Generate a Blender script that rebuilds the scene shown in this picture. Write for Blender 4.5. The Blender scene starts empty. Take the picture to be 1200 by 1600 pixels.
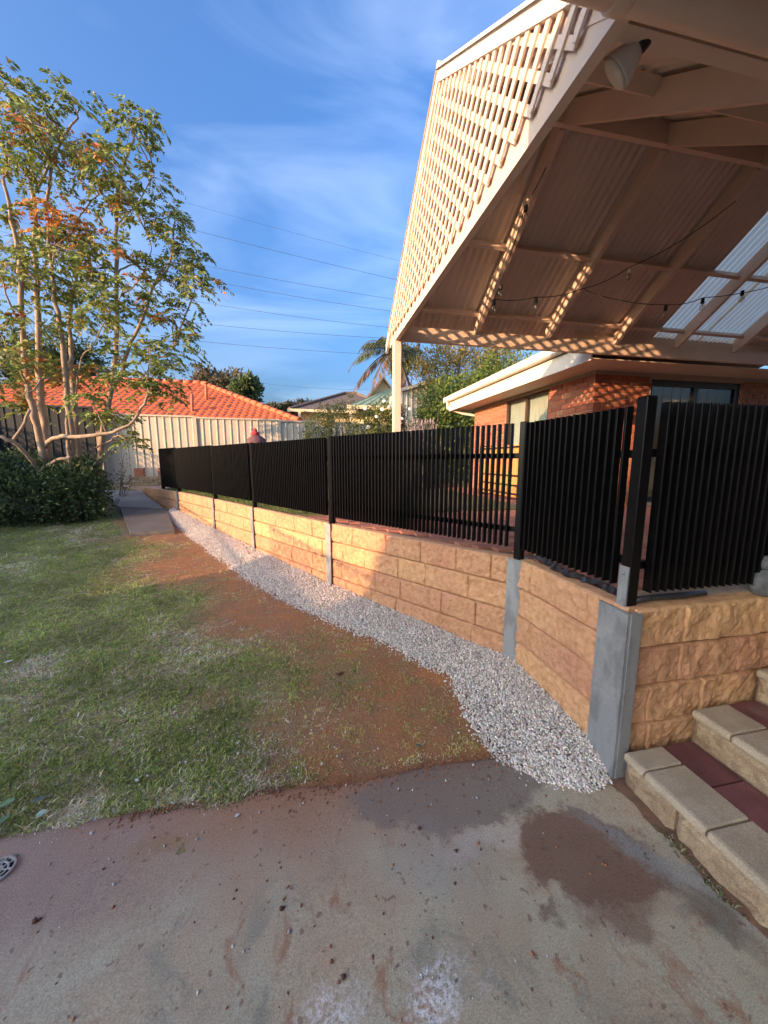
import bpy, math, random
import numpy as np
from mathutils import Vector, Matrix, noise as mnoise
random.seed(7); np.random.seed(7)
rng = np.random.default_rng(11)
R = math.radians
scene = bpy.context.scene
COL = scene.collection

# ------------------------------------------------------------------ camera
F, HZ, HCAM, YAW = 560.0, 720.0, 1.55, R(11.2)
TH = math.atan((800 - HZ) / F)
cam_d = bpy.data.cameras.new('camera'); cam = bpy.data.objects.new('camera', cam_d); COL.objects.link(cam)
cam_d.sensor_fit = 'VERTICAL'; cam_d.sensor_height = 24.0; cam_d.lens = 24.0 * F / 1600.0
cam_d.clip_start = 0.02; cam_d.clip_end = 3000
cam.location = (0, 0, HCAM); cam.rotation_euler = (math.pi / 2 - TH, 0, -YAW)
scene.camera = cam

# ------------------------------------------------------------------ light
SUNV = Vector((-1.0, -0.52, 0.21)).normalized()          # towards the sun
SUN_EL = math.asin(SUNV.z); SUN_AZ = math.atan2(SUNV.x, SUNV.y)
world = bpy.data.worlds.new('World'); scene.world = world; world.use_nodes = True
wn = world.node_tree.nodes; wl = world.node_tree.links; wn.clear()
w_out = wn.new('ShaderNodeOutputWorld'); w_bg = wn.new('ShaderNodeBackground')
sky = wn.new('ShaderNodeTexSky'); sky.sky_type = 'NISHITA'; sky.sun_disc = False
sky.sun_elevation = SUN_EL; sky.sun_rotation = SUN_AZ
sky.air_density = 1.0; sky.dust_density = 9.0; sky.ozone_density = 4.2; sky.altitude = 50
w_bg.inputs['Strength'].default_value = 0.15
tc = wn.new('ShaderNodeTexCoord')
mp = wn.new('ShaderNodeMapping'); mp.inputs['Scale'].default_value = (1.0, 1.3, 4.2); mp.inputs['Rotation'].default_value = (0.35, 0.25, 0.5)
n1 = wn.new('ShaderNodeTexNoise'); n1.inputs['Scale'].default_value = 1.7; n1.inputs['Detail'].default_value = 6; n1.inputs['Roughness'].default_value = 0.5; n1.inputs['Distortion'].default_value = 0.7
rp = wn.new('ShaderNodeValToRGB'); rp.color_ramp.elements[0].position = 0.44; rp.color_ramp.elements[0].color = (0, 0, 0, 1); rp.color_ramp.elements[1].position = 0.95; rp.color_ramp.elements[1].color = (0.27, 0.27, 0.27, 1)
cmix = wn.new('ShaderNodeMix'); cmix.data_type = 'RGBA'
cmix.inputs[7].default_value = (3.6, 4.1, 5.0, 1)
wl.new(tc.outputs['Generated'], mp.inputs['Vector']); wl.new(mp.outputs['Vector'], n1.inputs['Vector']); wl.new(n1.outputs['Fac'], rp.inputs['Fac'])
wl.new(rp.outputs['Color'], cmix.inputs[0]); shs = wn.new('ShaderNodeHueSaturation'); shs.inputs['Saturation'].default_value = 1.10; shs.inputs['Hue'].default_value = 0.505
wl.new(sky.outputs['Color'], shs.inputs['Color']); wl.new(shs.outputs['Color'], cmix.inputs[6])
wl.new(cmix.outputs[2], w_bg.inputs['Color']); wl.new(w_bg.outputs['Background'], w_out.inputs['Surface'])

sun_d = bpy.data.lights.new('sun', 'SUN'); sun_d.energy = 2.1; sun_d.angle = R(0.5); sun_d.color = (1.0, 0.585, 0.315)
sun = bpy.data.objects.new('sun', sun_d); COL.objects.link(sun); sun.rotation_euler = SUNV.to_track_quat('Z', 'Y').to_euler(); sun.location = (-20, -9, 12)

vs = scene.view_settings; vs.view_transform = 'Standard'; vs.look = 'None'; vs.gamma = 1.0; vs.use_curve_mapping = False
vs.exposure = 2.12

# ------------------------------------------------------------------ pixel helpers (photo pixels, 1200 x 1600)
def ray(px, py):
    x = (px - 600) / F; y = (py - 800) / F
    f = math.cos(TH) - y * math.sin(TH); d = y * math.cos(TH) + math.sin(TH)
    return Vector((f * math.sin(YAW) + x * math.cos(YAW), f * math.cos(YAW) - x * math.sin(YAW), -d))
C0 = Vector((0, 0, HCAM))
def atZ(px, py, z): r = ray(px, py); return C0 + r * ((z - HCAM) / r.z)
def atX(px, py, x): r = ray(px, py); return C0 + r * (x / r.x)
def atY(px, py, y): r = ray(px, py); return C0 + r * (y / r.y)

# ------------------------------------------------------------------ materials
def new_mat(name):
    m = bpy.data.materials.new(name); m.use_nodes = True
    nt = m.node_tree; b = nt.nodes['Principled BSDF']
    return m, nt, b
def N(nt, t, **kw):
    n = nt.nodes.new(t)
    for k, v in kw.items():
        if k in n.inputs: n.inputs[k].default_value = v
        else: setattr(n, k, v)
    return n
def mixc(nt, fac, a, b, mode='MIX'):
    n = nt.nodes.new('ShaderNodeMix'); n.data_type = 'RGBA'; n.blend_type = mode
    for i, v in ((0, fac), (6, a), (7, b)):
        if hasattr(v, 'links'): nt.links.new(v, n.inputs[i])
        elif i == 0: n.inputs[0].default_value = v
        else: n.inputs[i].default_value = (*v, 1) if len(v) == 3 else v
    return n.outputs[2]
def ramp(nt, src, p0, p1, c0=0.0, c1=1.0):
    n = nt.nodes.new('ShaderNodeMapRange'); n.interpolation_type = 'SMOOTHSTEP'
    n.inputs['From Min'].default_value = p0; n.inputs['From Max'].default_value = p1
    n.inputs['To Min'].default_value = c0; n.inputs['To Max'].default_value = c1
    nt.links.new(src, n.inputs['Value']); return n.outputs['Result']
def math_n(nt, op, a, b=None):
    n = nt.nodes.new('ShaderNodeMath'); n.operation = op
    for i, v in ((0, a), (1, b)):
        if v is None: continue
        if hasattr(v, 'links'): nt.links.new(v, n.inputs[i])
        else: n.inputs[i].default_value = v
    return n.outputs[0]
def coords(nt, kind='Object'):
    return nt.nodes.new('ShaderNodeTexCoord').outputs[kind]
def geo_pos(nt): return nt.nodes.new('ShaderNodeNewGeometry').outputs['Position']
def noise_n(nt, vec, scale, detail=5, rough=0.55, dist=0.0, out='Fac', stretch=None):
    if stretch:
        mp = nt.nodes.new('ShaderNodeMapping'); mp.inputs['Scale'].default_value = stretch; nt.links.new(vec, mp.inputs['Vector']); vec = mp.outputs['Vector']
    n = nt.nodes.new('ShaderNodeTexNoise'); n.inputs['Scale'].default_value = scale; n.inputs['Detail'].default_value = detail
    n.inputs['Roughness'].default_value = rough; n.inputs['Distortion'].default_value = dist
    nt.links.new(vec, n.inputs['Vector']); return n.outputs[out]
def bump(nt, b, src, strength=0.3, dist=0.01):
    n = nt.nodes.new('ShaderNodeBump'); n.inputs['Strength'].default_value = strength; n.inputs['Distance'].default_value = dist
    nt.links.new(src, n.inputs['Height']); nt.links.new(n.outputs['Normal'], b.inputs['Normal'])
def surf(name, c1, c2=None, scale=6, rough=0.7, bstr=0.15, bscale=60, bdist=0.004, metal=0.0, var=0.0, stretch=None, contrast=(0.3, 0.7), c3=None, spec=None, speck=0.0):
    """two-tone procedural surface with fine relief and optional per-object variation"""
    m, nt, b = new_mat(name)
    pos = geo_pos(nt)
    c2 = c2 or tuple(x * 0.8 for x in c1)
    f = ramp(nt, noise_n(nt, pos, scale, 6, 0.6, 0.3, stretch=stretch), *contrast)
    col = mixc(nt, f, c1, c2)
    if c3:
        f3 = ramp(nt, noise_n(nt, pos, scale * 0.37, 6, 0.65, 0.5), 0.52, 0.72)
        col = mixc(nt, f3, col, c3)
    if speck > 0:
        hs0 = nt.nodes.new('ShaderNodeHueSaturation'); nt.links.new(col, hs0.inputs['Color']); nt.links.new(ramp(nt, noise_n(nt, pos, 230, 3, 0.8), 0.3, 0.7, 1-speck, 1+speck), hs0.inputs['Value']); col = hs0.outputs['Color']
    if var > 0:
        oi = nt.nodes.new('ShaderNodeObjectInfo')
        hs = nt.nodes.new('ShaderNodeHueSaturation'); nt.links.new(col, hs.inputs['Color'])
        nt.links.new(ramp(nt, oi.outputs['Random'], 0, 1, 1 - var, 1 + var), hs.inputs['Value']); hs.inputs['Saturation'].default_value = 1.0
        col = hs.outputs['Color']
    nt.links.new(col, b.inputs['Base Color'])
    b.inputs['Roughness'].default_value = rough; b.inputs['Metallic'].default_value = metal
    if spec is not None: b.inputs['Specular IOR Level'].default_value = spec
    if bstr > 0: bump(nt, b, noise_n(nt, pos, bscale, 5, 0.6), bstr, bdist)
    return m

M = {}
M['timber'] = surf('cream_painted_timber', (0.71, 0.56, 0.455), (0.65, 0.505, 0.405), 3, 0.55, 0.12, 40, 0.003, stretch=(1, 1, 1))
M['white_trim'] = surf('pale_cream_trim', (0.74, 0.68, 0.58), (0.68, 0.61, 0.51), 4, 0.45, 0.05)
M['sheet'] = surf('beige_roof_sheet', (0.68, 0.585, 0.50), (0.61, 0.52, 0.44), 2.5, 0.5, 0.05, 30)
M['black'] = surf('black_powder_coat', (0.0025, 0.0025, 0.003), (0.0045, 0.0045, 0.005), 14, 0.36, 0.05, 300, 0.001, spec=0.22)
M['galv'] = surf('galvanised_steel', (0.34, 0.355, 0.37), (0.24, 0.255, 0.27), 9, 0.5, 0.05, 80, 0.001, metal=0.45, stretch=(1, 1, 0.35), c3=(0.42, 0.42, 0.42), speck=0.12, contrast=(0.42,0.58))
M['concrete_step'] = surf('cream_step_concrete', (0.44, 0.36, 0.265), (0.36, 0.285, 0.20), 7, 0.85, 0.25, 160, 0.002, c3=(0.30, 0.22, 0.16), speck=0.3)
M['riser'] = surf('split_face_cream_block', (0.40, 0.30, 0.19), (0.29, 0.20, 0.12), 22, 0.9, 0.7, 55, 0.012, c3=(0.20, 0.13, 0.08), var=0.1, speck=0.35)
M['red_paver'] = surf('dark_red_paver', (0.185, 0.065, 0.062), (0.13, 0.045, 0.045), 9, 0.85, 0.25, 140, 0.002, var=0.15, c3=(0.20,0.11,0.085), speck=0.3)
M['deck_paver'] = surf('terracotta_paver', (0.40, 0.175, 0.12), (0.32, 0.125, 0.09), 7, 0.85, 0.25, 120, 0.002, var=0.18)
M['deck_sand'] = surf('paver_joint_sand', (0.20, 0.13, 0.10), None, 20, 0.95)
M['plastic'] = surf('black_membrane', (0.022, 0.023, 0.027), (0.04, 0.042, 0.05), 12, 0.35, 0.6, 25, 0.01)
M['mortar'] = surf('grey_mortar', (0.42, 0.34, 0.26), (0.35, 0.28, 0.21), 12, 0.95, 0.3, 150, 0.003)
M['soffit'] = surf('cream_soffit', (0.66, 0.56, 0.46), (0.62, 0.52, 0.43), 2, 0.6, 0.03)
M['brownframe'] = surf('brown_window_frame', (0.075, 0.035, 0.025), None, 8, 0.45, 0.03)
M['blackframe'] = surf('black_door_frame', (0.012, 0.012, 0.012), None, 8, 0.4, 0.03)
M['blind'] = surf('cream_blind', (0.72, 0.68, 0.58), (0.67, 0.63, 0.53), 2, 0.8, 0.05)
M['interior'] = surf('dim_interior', (0.22, 0.18, 0.14), None, 2, 0.9, 0)
M['cream_fence'] = surf('cream_steel_sheet', (0.58, 0.525, 0.43), (0.53, 0.475, 0.385), 1.6, 0.5, 0.03, 40)
M['grey_fence'] = surf('slate_grey_steel_sheet', (0.026, 0.029, 0.032), (0.020, 0.022, 0.025), 1.6, 0.6, 0.03, 40, spec=0.2)
M['bark'] = surf('pale_brown_bark', (0.36, 0.285, 0.205), (0.24, 0.18, 0.13), 8, 0.9, 0.6, 40, 0.01, stretch=(1, 1, 0.35), c3=(0.33, 0.25, 0.175))
M['bark_dark'] = surf('grey_bark', (0.13, 0.11, 0.09), (0.08, 0.065, 0.05), 9, 0.9, 0.4, 30, 0.01)
M['roof_grey'] = surf('weathered_brown_tile', (0.15, 0.115, 0.095), (0.105, 0.08, 0.068), 2.2, 0.8, 0.3, 14, 0.02)
M['roof_green'] = surf('green_roof_sheet', (0.20, 0.30, 0.24), (0.17, 0.26, 0.21), 2, 0.6, 0.03)
M['cream_wall'] = surf('cream_render', (0.68, 0.58, 0.38), (0.63, 0.53, 0.34), 2, 0.8, 0.1)
M['teal'] = surf('teal_plastic', (0.06, 0.42, 0.36), None, 4, 0.5, 0.03)
M['maroon'] = surf('maroon_cushion_fabric', (0.11, 0.045, 0.055), (0.16, 0.08, 0.09), 14, 0.9, 0.3, 60)
M['red'] = surf('red_fabric', (0.45, 0.04, 0.05), None, 9, 0.8, 0.1)
M['wood'] = surf('honey_timber', (0.52, 0.27, 0.09), (0.42, 0.20, 0.065), 5, 0.6, 0.15, 40, stretch=(1, 1, 0.2))
M['stone'] = surf('grey_weathered_stone', (0.16, 0.17, 0.18), (0.07, 0.075, 0.085), 14, 0.9, 0.6, 40, 0.01)
M['cable'] = surf('black_cable', (0.02, 0.02, 0.02), None, 8, 0.6, 0)
M['white_plastic'] = surf('white_plastic', (0.72, 0.70, 0.66), None, 8, 0.45, 0.02)
M['drain'] = surf('grey_plastic_drain', (0.42, 0.40, 0.37), (0.30, 0.28, 0.26), 20, 0.7, 0.1)
M['hole'] = surf('dark_drain_pit', (0.015, 0.013, 0.012), None, 20, 0.9, 0)
M['clod'] = surf('red_soil_clod', (0.14, 0.065, 0.04), (0.09, 0.045, 0.03), 30, 0.95, 0.5, 90, 0.006)
M['orange_pipe'] = surf('terracotta_vent_pipe', (0.50, 0.16, 0.075), None, 8, 0.7, 0.05)

def brick_mat():
    m, nt, b = new_mat('red_face_brick')
    oi = nt.nodes.new('ShaderNodeObjectInfo'); pos = geo_pos(nt)
    r = nt.nodes.new('ShaderNodeValToRGB'); e = r.color_ramp.elements
    e[0].position = 0.0; e[0].color = (0.43, 0.125, 0.06, 1); e[1].position = 1.0; e[1].color = (0.33, 0.10, 0.06, 1)
    for p, c in ((0.35, (0.50, 0.165, 0.08, 1)), (0.62, (0.28, 0.085, 0.055, 1)), (0.8, (0.46, 0.24, 0.13, 1))):
        k = e.new(p); k.color = c
    nt.links.new(oi.outputs['Random'], r.inputs['Fac'])
    f = ramp(nt, noise_n(nt, pos, 24, 6, 0.65, 0.4), 0.35, 0.75)
    col = mixc(nt, f, r.outputs['Color'], (0.22, 0.075, 0.05))
    nt.links.new(col, b.inputs['Base Color']); b.inputs['Roughness'].default_value = 0.88
    bump(nt, b, noise_n(nt, pos, 90, 5, 0.65), 0.5, 0.004)
    return m
M['brick'] = brick_mat()

def sleeper_mat():
    m, nt, b = new_mat('sandstone_concrete_sleeper')
    pos = geo_pos(nt); oi = nt.nodes.new('ShaderNodeObjectInfo')
    big = ramp(nt, noise_n(nt, pos, 2.2, 5, 0.6, 0.6), 0.38, 0.68)
    base = mixc(nt, big, (0.595, 0.345, 0.175), (0.56, 0.29, 0.17))
    fine = ramp(nt, noise_n(nt, pos, 26, 6, 0.65), 0.35, 0.7)
    base = mixc(nt, fine, base, (0.42, 0.22, 0.10))
    pale = ramp(nt, noise_n(nt, pos, 7, 6, 0.7, 1.0), 0.62, 0.8)
    base = mixc(nt, math_n(nt, 'MULTIPLY', pale, 0.5), base, (0.56, 0.43, 0.30))
    hs = nt.nodes.new('ShaderNodeHueSaturation'); nt.links.new(base, hs.inputs['Color'])
    nt.links.new(ramp(nt, oi.outputs['Random'], 0, 1, 0.90, 1.10), hs.inputs['Value'])
    nt.links.new(ramp(nt, oi.outputs['Random'], 0, 1, 0.492, 0.506), hs.inputs['Hue'])
    nt.links.new(hs.outputs['Color'], b.inputs['Base Color']); b.inputs['Roughness'].default_value = 0.9
    bump(nt, b, noise_n(nt, pos, 70, 6, 0.65), 0.45, 0.006)
    return m
M['sleeper'] = sleeper_mat()

def leaf_mat(name, transl=0.35):
    m, nt, b = new_mat(name)
    at = nt.nodes.new('ShaderNodeAttribute'); at.attribute_name = 'Col'
    nt.links.new(at.outputs['Color'], b.inputs['Base Color']); b.inputs['Roughness'].default_value = 0.55
    b.inputs['Specular IOR Level'].default_value = 0.3
    t = nt.nodes.new('ShaderNodeBsdfTranslucent'); nt.links.new(at.outputs['Color'], t.inputs['Color'])
    mx = nt.nodes.new('ShaderNodeMixShader'); mx.inputs[0].default_value = transl
    nt.links.new(b.outputs[0], mx.inputs[1]); nt.links.new(t.outputs[0], mx.inputs[2])
    nt.links.new(mx.outputs[0], nt.nodes['Material Output'].inputs['Surface'])
    return m
M['leaf'] = leaf_mat('foliage', 0.35)
M['grass'] = leaf_mat('grass_blades', 0.25)

def attr_mat(name, rough=0.85, bscale=200, bstr=0.3, bdist=0.002):
    m, nt, b = new_mat(name)
    at = nt.nodes.new('ShaderNodeAttribute'); at.attribute_name = 'Col'
    pos = geo_pos(nt)
    f = ramp(nt, noise_n(nt, pos, bscale * 0.5, 4, 0.6), 0.3, 0.7, 0.75, 1.12)
    hs = nt.nodes.new('ShaderNodeHueSaturation'); nt.links.new(at.outputs['Color'], hs.inputs['Color']); nt.links.new(f, hs.inputs['Value'])
    nt.links.new(hs.outputs['Color'], b.inputs['Base Color']); b.inputs['Roughness'].default_value = rough
    bump(nt, b, noise_n(nt, pos, bscale, 4, 0.6), bstr, bdist)
    return m
M['stones'] = attr_mat('white_crushed_gravel', 0.8, 260, 0.3, 0.002)

def glass_mat(name, tint=(0.8, 0.85, 0.85), refl=0.35):
    m, nt, b = new_mat(name)
    gl = nt.nodes.new('ShaderNodeBsdfGlossy'); gl.inputs['Roughness'].default_value = 0.02
    tr = nt.nodes.new('ShaderNodeBsdfTransparent'); tr.inputs['Color'].default_value = (*tint, 1)
    fr = nt.nodes.new('ShaderNodeLayerWeight'); fr.inputs['Blend'].default_value = 0.5
    f = ramp(nt, fr.outputs['Facing'], 0.55, 1.0, refl * 0.16, 0.7)
    mx = nt.nodes.new('ShaderNodeMixShader'); nt.links.new(f, mx.inputs[0])
    nt.links.new(tr.outputs[0], mx.inputs[1]); nt.links.new(gl.outputs[0], mx.inputs[2])
    nt.links.new(mx.outputs[0], nt.nodes['Material Output'].inputs['Surface'])
    return m
M['glass'] = glass_mat('window_glass', refl=0.35)
M['bulb_glass'] = glass_mat('bulb_glass', (0.92, 0.9, 0.85), 0.9)

def skylight_mat():
    m, nt, b = new_mat('translucent_roof_sheet')
    b.inputs['Base Color'].default_value = (0.74, 0.72, 0.64, 1); b.inputs['Roughness'].default_value = 0.4
    t = nt.nodes.new('ShaderNodeBsdfTranslucent'); t.inputs['Color'].default_value = (0.98, 0.86, 0.64, 1)
    mx = nt.nodes.new('ShaderNodeMixShader'); mx.inputs[0].default_value = 0.55
    nt.links.new(b.outputs[0], mx.inputs[1]); nt.links.new(t.outputs[0], mx.inputs[2])
    nt.links.new(mx.outputs[0], nt.nodes['Material Output'].inputs['Surface'])
    return m
M['skylight'] = skylight_mat()

def tile_mat():
    m, nt, b = new_mat('terracotta_roof_tile'); pos = geo_pos(nt)
    f = ramp(nt, noise_n(nt, pos, 1.3, 6, 0.7), 0.35, 0.7)
    f2 = ramp(nt, noise_n(nt, pos, 9, 4, 0.7), 0.35, 0.7)
    col = mixc(nt, f, (0.56, 0.135, 0.045), (0.42, 0.095, 0.04)); col = mixc(nt, math_n(nt, 'MULTIPLY', f2, 0.5), col, (0.60, 0.20, 0.09))
    nt.links.new(col, b.inputs['Base Color']); b.inputs['Roughness'].default_value = 0.7
    return m
M['red_tile'] = tile_mat()

# ------------------------------------------------------------------ mesh helpers
class MB:
    """collects boxes, bars, tubes; build() links ONE mesh object"""
    def __init__(s): s.v = []; s.f = []
    def add(s, vs, fs):
        o = len(s.v); s.v += [tuple(x) for x in vs]; s.f += [tuple(i + o for i in f) for f in fs]
    def box(s, a, b):
        x0, y0, z0 = a; x1, y1, z1 = b
        s.add([(x0,y0,z0),(x1,y0,z0),(x1,y1,z0),(x0,y1,z0),(x0,y0,z1),(x1,y0,z1),(x1,y1,z1),(x0,y1,z1)],
              [(0,3,2,1),(4,5,6,7),(0,1,5,4),(1,2,6,5),(2,3,7,6),(3,0,4,7)])
    def bar(s, p, q, w, h, up=(0,0,1), ch=0.0):
        """bar from p to q, w across, h along the 'up' side, ends square, optional chamfer"""
        p = Vector(p); q = Vector(q); d = (q - p).normalized(); u = Vector(up); sd = d.cross(u)
        if sd.length < 1e-6: u = Vector((0,1,0)); sd = d.cross(u)
        sd.normalize(); u = sd.cross(d).normalized()
        a, b = w / 2, h / 2
        if ch > 0: pr = [(-a+ch,-b),(a-ch,-b),(a,-b+ch),(a,b-ch),(a-ch,b),(-a+ch,b),(-a,b-ch),(-a,-b+ch)]
        else: pr = [(-a,-b),(a,-b),(a,b),(-a,b)]
        n = len(pr)
        vs = [p + sd*x + u*y for x, y in pr] + [q + sd*x + u*y for x, y in pr]
        s.add(vs, [tuple(range(n-1,-1,-1)), tuple(range(n,2*n))] + [(i,(i+1)%n,n+(i+1)%n,n+i) for i in range(n)])
    def tube(s, pts, rad, n=8, cap=True):
        pts = [Vector(p) for p in pts]
        if not hasattr(rad, '__len__'): rad = [rad] * len(pts)
        ref = None; rings = []
        for i, p in enumerate(pts):
            d = (pts[min(i+1,len(pts)-1)] - pts[max(i-1,0)])
            if d.length < 1e-9: d = Vector((0,0,1))
            d.normalize()
            if ref is None: ref = d.orthogonal().normalized()
            ref = (ref - d * ref.dot(d))
            if ref.length < 1e-6: ref = d.orthogonal()
            ref.normalize(); b = d.cross(ref)
            rings.append([p + (ref*math.cos(2*math.pi*k/n) + b*math.sin(2*math.pi*k/n))*rad[i] for k in range(n)])
        vs = [v for r in rings for v in r]; fs = []
        for i in range(len(pts)-1):
            for k in range(n): fs.append((i*n+k, i*n+(k+1)%n, (i+1)*n+(k+1)%n, (i+1)*n+k))
        if cap: fs.append(tuple(range(n-1,-1,-1))); fs.append(tuple((len(pts)-1)*n+k for k in range(n)))
        s.add(vs, fs)
    def lathe(s, prof, c=(0,0,0), n=16):
        """prof: list of (r, z)"""
        c = Vector(c); vs = []; fs = []
        for r, z in prof:
            for k in range(n):
                a = 2*math.pi*k/n; vs.append(c + Vector((r*math.cos(a), r*math.sin(a), z)))
        for i in range(len(prof)-1):
            for k in range(n): fs.append((i*n+k, i*n+(k+1)%n, (i+1)*n+(k+1)%n, (i+1)*n+k))
        fs.append(tuple(range(n-1,-1,-1))); fs.append(tuple((len(prof)-1)*n+k for k in range(n)))
        s.add(vs, fs)
    def mesh(s, name, smooth=False):
        me = bpy.data.meshes.new(name); me.from_pydata(s.v, [], s.f); me.update()
        if smooth: me.polygons.foreach_set('use_smooth', [len(p.vertices) <= 4 for p in me.polygons])
        return me
    def build(s, name, mat, parent=None, smooth=False, loc=None):
        return link(name, s.mesh(name, smooth), mat, parent, loc)
def link(name, me, mat=None, parent=None, loc=None):
    o = bpy.data.objects.new(name, me); COL.objects.link(o)
    if mat is not None and me is not None and len(me.materials) == 0: me.materials.append(M[mat] if isinstance(mat, str) else mat)
    if parent is not None: o.parent = parent
    if loc is not None: o.location = loc
    return o
def tag(o, label, cat, group=None):
    o['label'] = label; o['category'] = cat
    if group: o['group'] = group
    return o
def struct(o): o['kind'] = 'structure'; return o
def stuff(o): o['kind'] = 'stuff'; return o
def thing(name, label, cat, loc=(0,0,0), group=None, rz=0.0):
    o = bpy.data.objects.new(name, None); COL.objects.link(o); o.location = loc; o.rotation_euler = (0,0,rz); o.empty_display_size = 0.1
    return tag(o, label, cat, group)
def bevelbox_mesh(name, sx, sy, sz, ch):
    """box centred on the origin with chamfered vertical and horizontal edges on the +y (front) side"""
    b = MB(); a, c, h = sx/2, sy/2, sz/2
    b.add([(-a,-c,-h),(a,-c,-h),(a,-c,h),(-a,-c,h),(-a,c-ch,-h),(a,c-ch,-h),(a,c-ch,h),(-a,c-ch,h),(-a+ch,c,-h+ch),(a-ch,c,-h+ch),(a-ch,c,h-ch),(-a+ch,c,h-ch)],
          [(0,3,2,1)[::-1],(0,1,5,4)[::-1],(1,2,6,5)[::-1],(2,3,7,6)[::-1],(3,0,4,7)[::-1],(4,5,9,8)[::-1],(5,6,10,9)[::-1],(6,7,11,10)[::-1],(7,4,8,11)[::-1],(8,9,10,11)[::-1]])
    return b.mesh(name)
def np_mesh(name, V, Fq, col=None, smooth=False):
    """V (n,3) float, Fq (m,k) int faces of equal size"""
    me = bpy.data.meshes.new(name); V = np.asarray(V, np.float32); Fq = np.asarray(Fq, np.int32); k = Fq.shape[1]
    me.vertices.add(len(V)); me.vertices.foreach_set('co', V.ravel())
    me.loops.add(Fq.size); me.loops.foreach_set('vertex_index', Fq.ravel())
    me.polygons.add(len(Fq)); me.polygons.foreach_set('loop_start', np.arange(0, Fq.size, k, dtype=np.int32))
    me.polygons.foreach_set('loop_total', np.full(len(Fq), k, np.int32))
    if smooth: me.polygons.foreach_set('use_smooth', np.ones(len(Fq), bool))
    me.update(calc_edges=True)
    if col is not None:
        a = me.color_attributes.new('Col', 'FLOAT_COLOR', 'POINT'); c = np.ones((len(V),4), np.float32); c[:,:3] = col
        a.data.foreach_set('color', c.ravel())
    return me
def unit(a): return a / np.maximum(np.linalg.norm(a, axis=1, keepdims=True), 1e-9)
def leaf_mesh(name, pos, d, size, col, width=0.42, droop=0.0):
    """diamond shaped folded leaves: base pos, direction d, length size"""
    n = len(pos); d = unit(d); up = rng.normal(size=(n,3)); sd = unit(np.cross(d, up)); nm = np.cross(sd, d)
    L = size[:,None]; w = L*width*0.5
    mid = pos + d*L*0.45
    V = np.stack([pos, mid + sd*w + nm*w*0.35, pos + d*L - nm*L*droop, mid - sd*w + nm*w*0.35], 1).reshape(-1,3)
    i = np.arange(n)*4
    Fq = np.concatenate([np.stack([i,i+1,i+2],1), np.stack([i,i+2,i+3],1)])
    return np_mesh(name, V, Fq, np.repeat(col, 4, axis=0))
def pick(cols, n, jit=0.18):
    """cols: list of (weight, rgb)"""
    w = np.array([c[0] for c in cols], float); w /= w.sum()
    a = np.array([c[1] for c in cols])[rng.choice(len(cols), n, p=w)]
    return np.clip(a * (1 + rng.normal(size=(n,1))*jit) * (1 + rng.normal(size=(n,3))*0.05), 0.004, 0.9)
def fbm(x, y, s, o=4, seed=0.0):
    return mnoise.fractal(Vector((x*s+seed, y*s-seed, seed*0.7)), 0.9, 2.1, o)

# ------------------------------------------------------------------ ground
WALL = [(1.41,1.33), (1.375,2.22), (0.15,3.92), (-0.905,5.55), (-1.80,6.95), (-3.00,8.75), (-4.45,10.55)]
WTOP = 0.87
GY = [-50, 1.5, 2.2, 3.9, 5.5, 7.0, 8.75, 10.0, 11.2, 14, 400]; GZ = [-0.03, -0.01, 0.03, 0.09, 0.15, 0.22, 0.36, 0.55, 0.86, 1.0, 1.2]
def gz(x, y): return float(np.interp(y, GY, GZ))
def seg_dist(px, py, pts):
    best = 1e9
    for (ax, ay), (bx, by) in zip(pts[:-1], pts[1:]):
        dx, dy = bx-ax, by-ay; t = max(0, min(1, ((px-ax)*dx+(py-ay)*dy)/(dx*dx+dy*dy)))
        best = min(best, math.hypot(px-ax-t*dx, py-ay-t*dy))
    return best
GRAV = [(1.40,1.24),(1.20,1.24),(1.02,1.38),(0.90,1.58),(0.89,1.95),(0.90,2.22),(0.46,2.78),(-0.09,3.42),(-0.85,4.45),(-2.26,6.95),(-3.25,8.62)]   # outer edge of the gravel
def grav_edge_x(y):
    return float(np.interp(y, [p[1] for p in GRAV[1:]], [p[0] for p in GRAV[1:]]))
def wall_x(y):
    return float(np.interp(y, [p[1] for p in WALL], [p[0] for p in WALL]))
def lush(x, y):
    """0 bare red earth .. 1 thick grass"""
    d = grav_edge_x(max(1.3, y)) - x                       # metres left of the gravel
    base = (d - 0.55 - 0.06*max(0, 3.2-y)) / 0.9
    base += 0.65*fbm(x, y, 0.9, 4, 3.1) + 0.30*fbm(x, y, 3.2, 3, 9.7)
    if y > 6.2: base -= max(0, (y-6.2))*0.55*max(0, 1-abs(x+2.6)/1.6)
    for cx, cy, r, k in ((-0.75,2.28,0.22,0.9),(-0.2,2.1,0.3,0.4),(-1.35,2.05,0.25,0.5),(-1.7,5.2,0.6,0.7),(-0.9,3.75,0.5,0.6),(0.25,1.85,0.35,0.4)):
        q = math.hypot(x-cx, y-cy)/r
        if q < 1.5: base -= k*max(0, 1-q/1.5)
    return max(0.0, min(1.0, base*0.75+0.25))

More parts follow.
